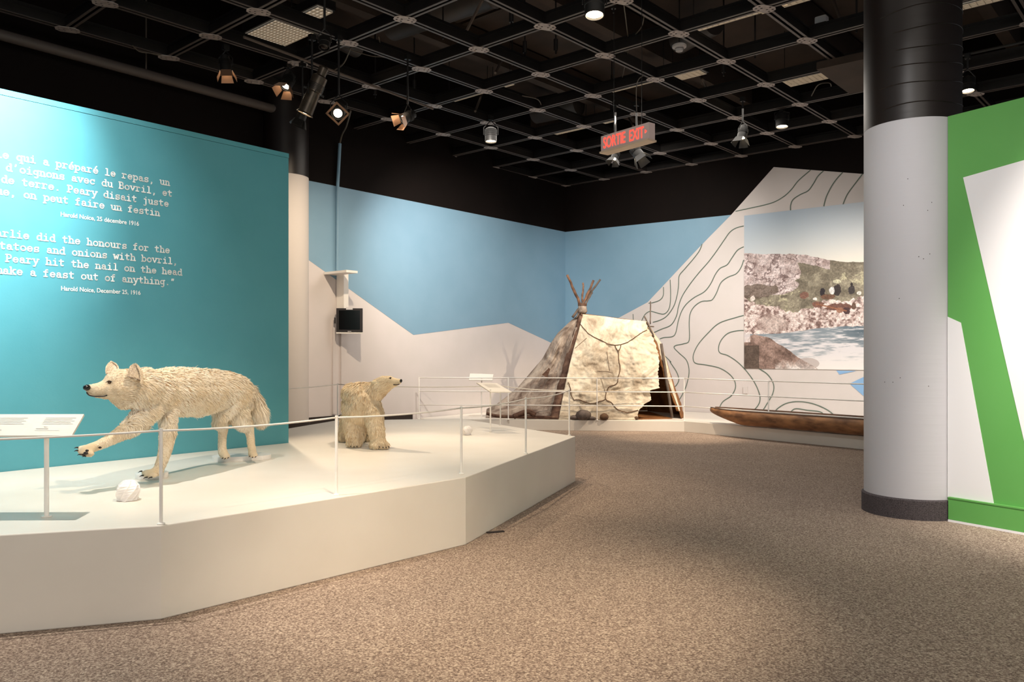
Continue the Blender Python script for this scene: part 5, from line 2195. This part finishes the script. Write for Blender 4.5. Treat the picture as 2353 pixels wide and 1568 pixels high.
def lamp(kind, px, py, D, target, size, label, glow=True, top_z=None, rel=False):
    c = W(px, py, D)
    d = Vector(target).normalized() if rel else (Vector(target) - c).normalized()
    t = thing('stage_lamp', label, 'lamp', c)
    up_ = UP if abs(d.z) < .98 else Vector((0, 1, 0))
    sx_ = d.cross(up_).normalized()
    sy_ = sx_.cross(d).normalized()
    R = size
    if kind == 'can':
        prof = [(R * .55, -R * 2.4), (R * .9, -R * 2.2), (R, -R * 1.9), (R, -R * 1.2), (R * 1.05, -R * 1.15), (R * 1.05, -R * 1.0), (R, -R * .95), (R, 0), (R * .9, 0), (R * .88, -R * .25)]
        hb = R * 2.0
    elif kind == 'profile':
        prof = [(R * .45, -R * 6.4), (R * .6, -R * 6.2), (R * .6, -R * 5.2), (R * .95, -R * 5.0), (R * 1.0, -R * 3.0), (R * .85, -R * 2.9), (R * .95, -R * .2), (R * 1.1, 0), (R * .9, 0), (R * .85, -R * .3)]
        hb = R * 4
    else:
        prof = [(R * .4, -R * 3.0), (R * .75, -R * 2.8), (R * .8, -R * 1.8), (R, -R * .9), (R, 0), (R * .9, 0), (R * .88, -R * .15)]
        hb = R * 2
    o = MB().lathe(prof, c, d, n=28).build('housing', M_lampgrey if kind == 'profile' else M_lampbody, t)
    smooth_by_angle(o, 30)
    lens = MB().lathe([(R * .86, -R * .22), (R * .6, -R * .14), (R * .02, -R * .10)], c, d, n=24).build('lens', M_lens if glow else M_screen, t, smooth=True)
    # cooling ribs
    mb = MB()
    for k in range(5):
        mb.lathe([(R * 1.0, -hb + R * .18 * k), (R * 1.06, -hb + R * .18 * k), (R * 1.06, -hb + R * (.18 * k + .07)), (R * 1.0, -hb + R * (.18 * k + .07))], c, d, n=24, close=False)
    mb.build('cooling_rib', M_lampbody, t)
    if kind in ('barn', 'small'):
        for k in range(4):
            a_ = k * PI / 2 + .3
            e_ = sx_ * math.cos(a_) + sy_ * math.sin(a_)
            tg_ = d.cross(e_)
            b_ = c + e_ * R * 1.02
            o_ = (d + e_ * .45).normalized() * R * 1.5
            mb = MB()
            mb.slab([b_ - tg_ * R * .8, b_ + tg_ * R * .8, b_ + o_ + tg_ * R * 1.05, b_ + o_ - tg_ * R * 1.05], R * .05)
            mb.build('barn_door', M_barn if kind == 'barn' else M_lampbody, t)
    if kind == 'par':
        mb = MB()
        for k in range(4):
            a_ = k * PI / 2 + PI / 4
            e_ = sx_ * math.cos(a_) + sy_ * math.sin(a_)
            tg_ = d.cross(e_)
            mb.box(c + e_ * R * 1.12 + d * R * .05, e_, tg_, d, R * .14, R * 1.26, R * .03)
        mb.build('gel_frame', M_barn, t)
    if kind == 'profile':
        mb = MB()
        for k in range(4):
            a_ = k * PI / 2 + .6
            e_ = sx_ * math.cos(a_) + sy_ * math.sin(a_)
            mb.box(c + e_ * R * 1.1 - d * R * 3.0, e_, d, d.cross(e_), R * .25, R * .12, R * .05)
        mb.build('shutter', M_lampbody, t)
    piv = c - d * hb * .6
    topz = top_z or (ZG - .02)
    topc = Vector((piv.x, piv.y, min(topz, piv.z + R * 2.2 + .02)))
    arm = []
    for sgn in (-1, 1):
        hpt = Vector((sx_.x, sx_.y, 0)).normalized() * R * 1.2 * sgn
        arm = [piv + hpt, piv + hpt + UP * R * 1.2, topc]
        MB().tube(arm, R * .08, 6).build('yoke', M_lampbody, t)
    MB().tube([topc, Vector((topc.x, topc.y, ZG + .02))], .014, 8).build('stem', M_lampbody, t)
    mb = MB()
    mb.box(Vector((topc.x, topc.y, ZG - .02)), ga, gb, UP, .04, .03, .035)
    mb.build('clamp', M_lampbody, t)
    if px > 2200:
        q = Vector((topc.x, topc.y, ZG + .01))
        MB().tube([q - gb * .7, q + gb * .7], .018, 8).build('cross_bar', M_lampbody, t)
    return t


lamp('barn', 520, 165, 10.3, (.12, -.05, -1), .075, 'stage lamp with brown barn doors, leftmost of the lit lamps', rel=True)
lamp('barn', 656, 200, 10.9, (-.25, -.45, -.9), .08, 'bright stage lamp with glowing flap, second lit lamp from the left', rel=True)
lamp('profile', 700, 262, 10.0, (-.40, .06, -.9), .10, 'long bronze profile stage lamp pointing down to the left', rel=True)
lamp('small', 690, 275, 10.9, (-3.6, 11.0, 3.0), .07, 'dark unlit small lamp behind the long bronze one', glow=False)
lamp('par', 776, 261, 9.9, (-1.9, 6.0, 1.9), .085, 'round stage lamp glowing straight at the viewer')
lamp('barn', 926, 274, 10.6, (-.65, -.5, -.5), .07, 'stage lamp with barn doors right of the round glowing one', rel=True)
lamp('can', 1128, 326, 13.4, (-.35, 13.2, 0), .10, 'black can downlight glowing in the middle of the grid')
lamp('can', 1366, 36, 7.6, (.7, 7.0, 0), .095, 'black can downlight at the top centre edge')
lamp('small', 1411, 366, 12.6, (-.35, -.25, -.9), .06, 'small black spotlight just below the exit sign, left one', rel=True)
lamp('small', 1470, 360, 12.6, (.45, -.35, -.8), .085, 'larger spotlight with flaps below the exit sign, right one', rel=True)
lamp('small', 1704, 318, 12.4, (-.25, -.15, -.95), .075, 'small tilted spotlight left of the right-hand can downlight', rel=True)
lamp('can', 1797, 292, 13.0, (4.3, 12.6, 0), .10, 'black can downlight glowing at the right of the grid')
lamp('can', 2224, 210, 10.6, (5.9, 9.9, 0), .085, 'lit downlight right of the thick column above the green wall')
lamp('can', 745, 110, 8.6, (-2.0, 8.0, 3.0), .06, 'small dark unlit lamp high above the bronze lamp', glow=False)

# exit-sign neighbour details: thin strip on the carpet
c = G(1138, 1224, 0)
mb = MB()
mb.box(c + UP * .004, (.93, .36, 0), (-.36, .93, 0), UP, .075, .018, .004)
o = mb.build('floor_strip', M_dark)
tag(o, 'small dark strip lying on the carpet by the platform foot', 'floor strip')
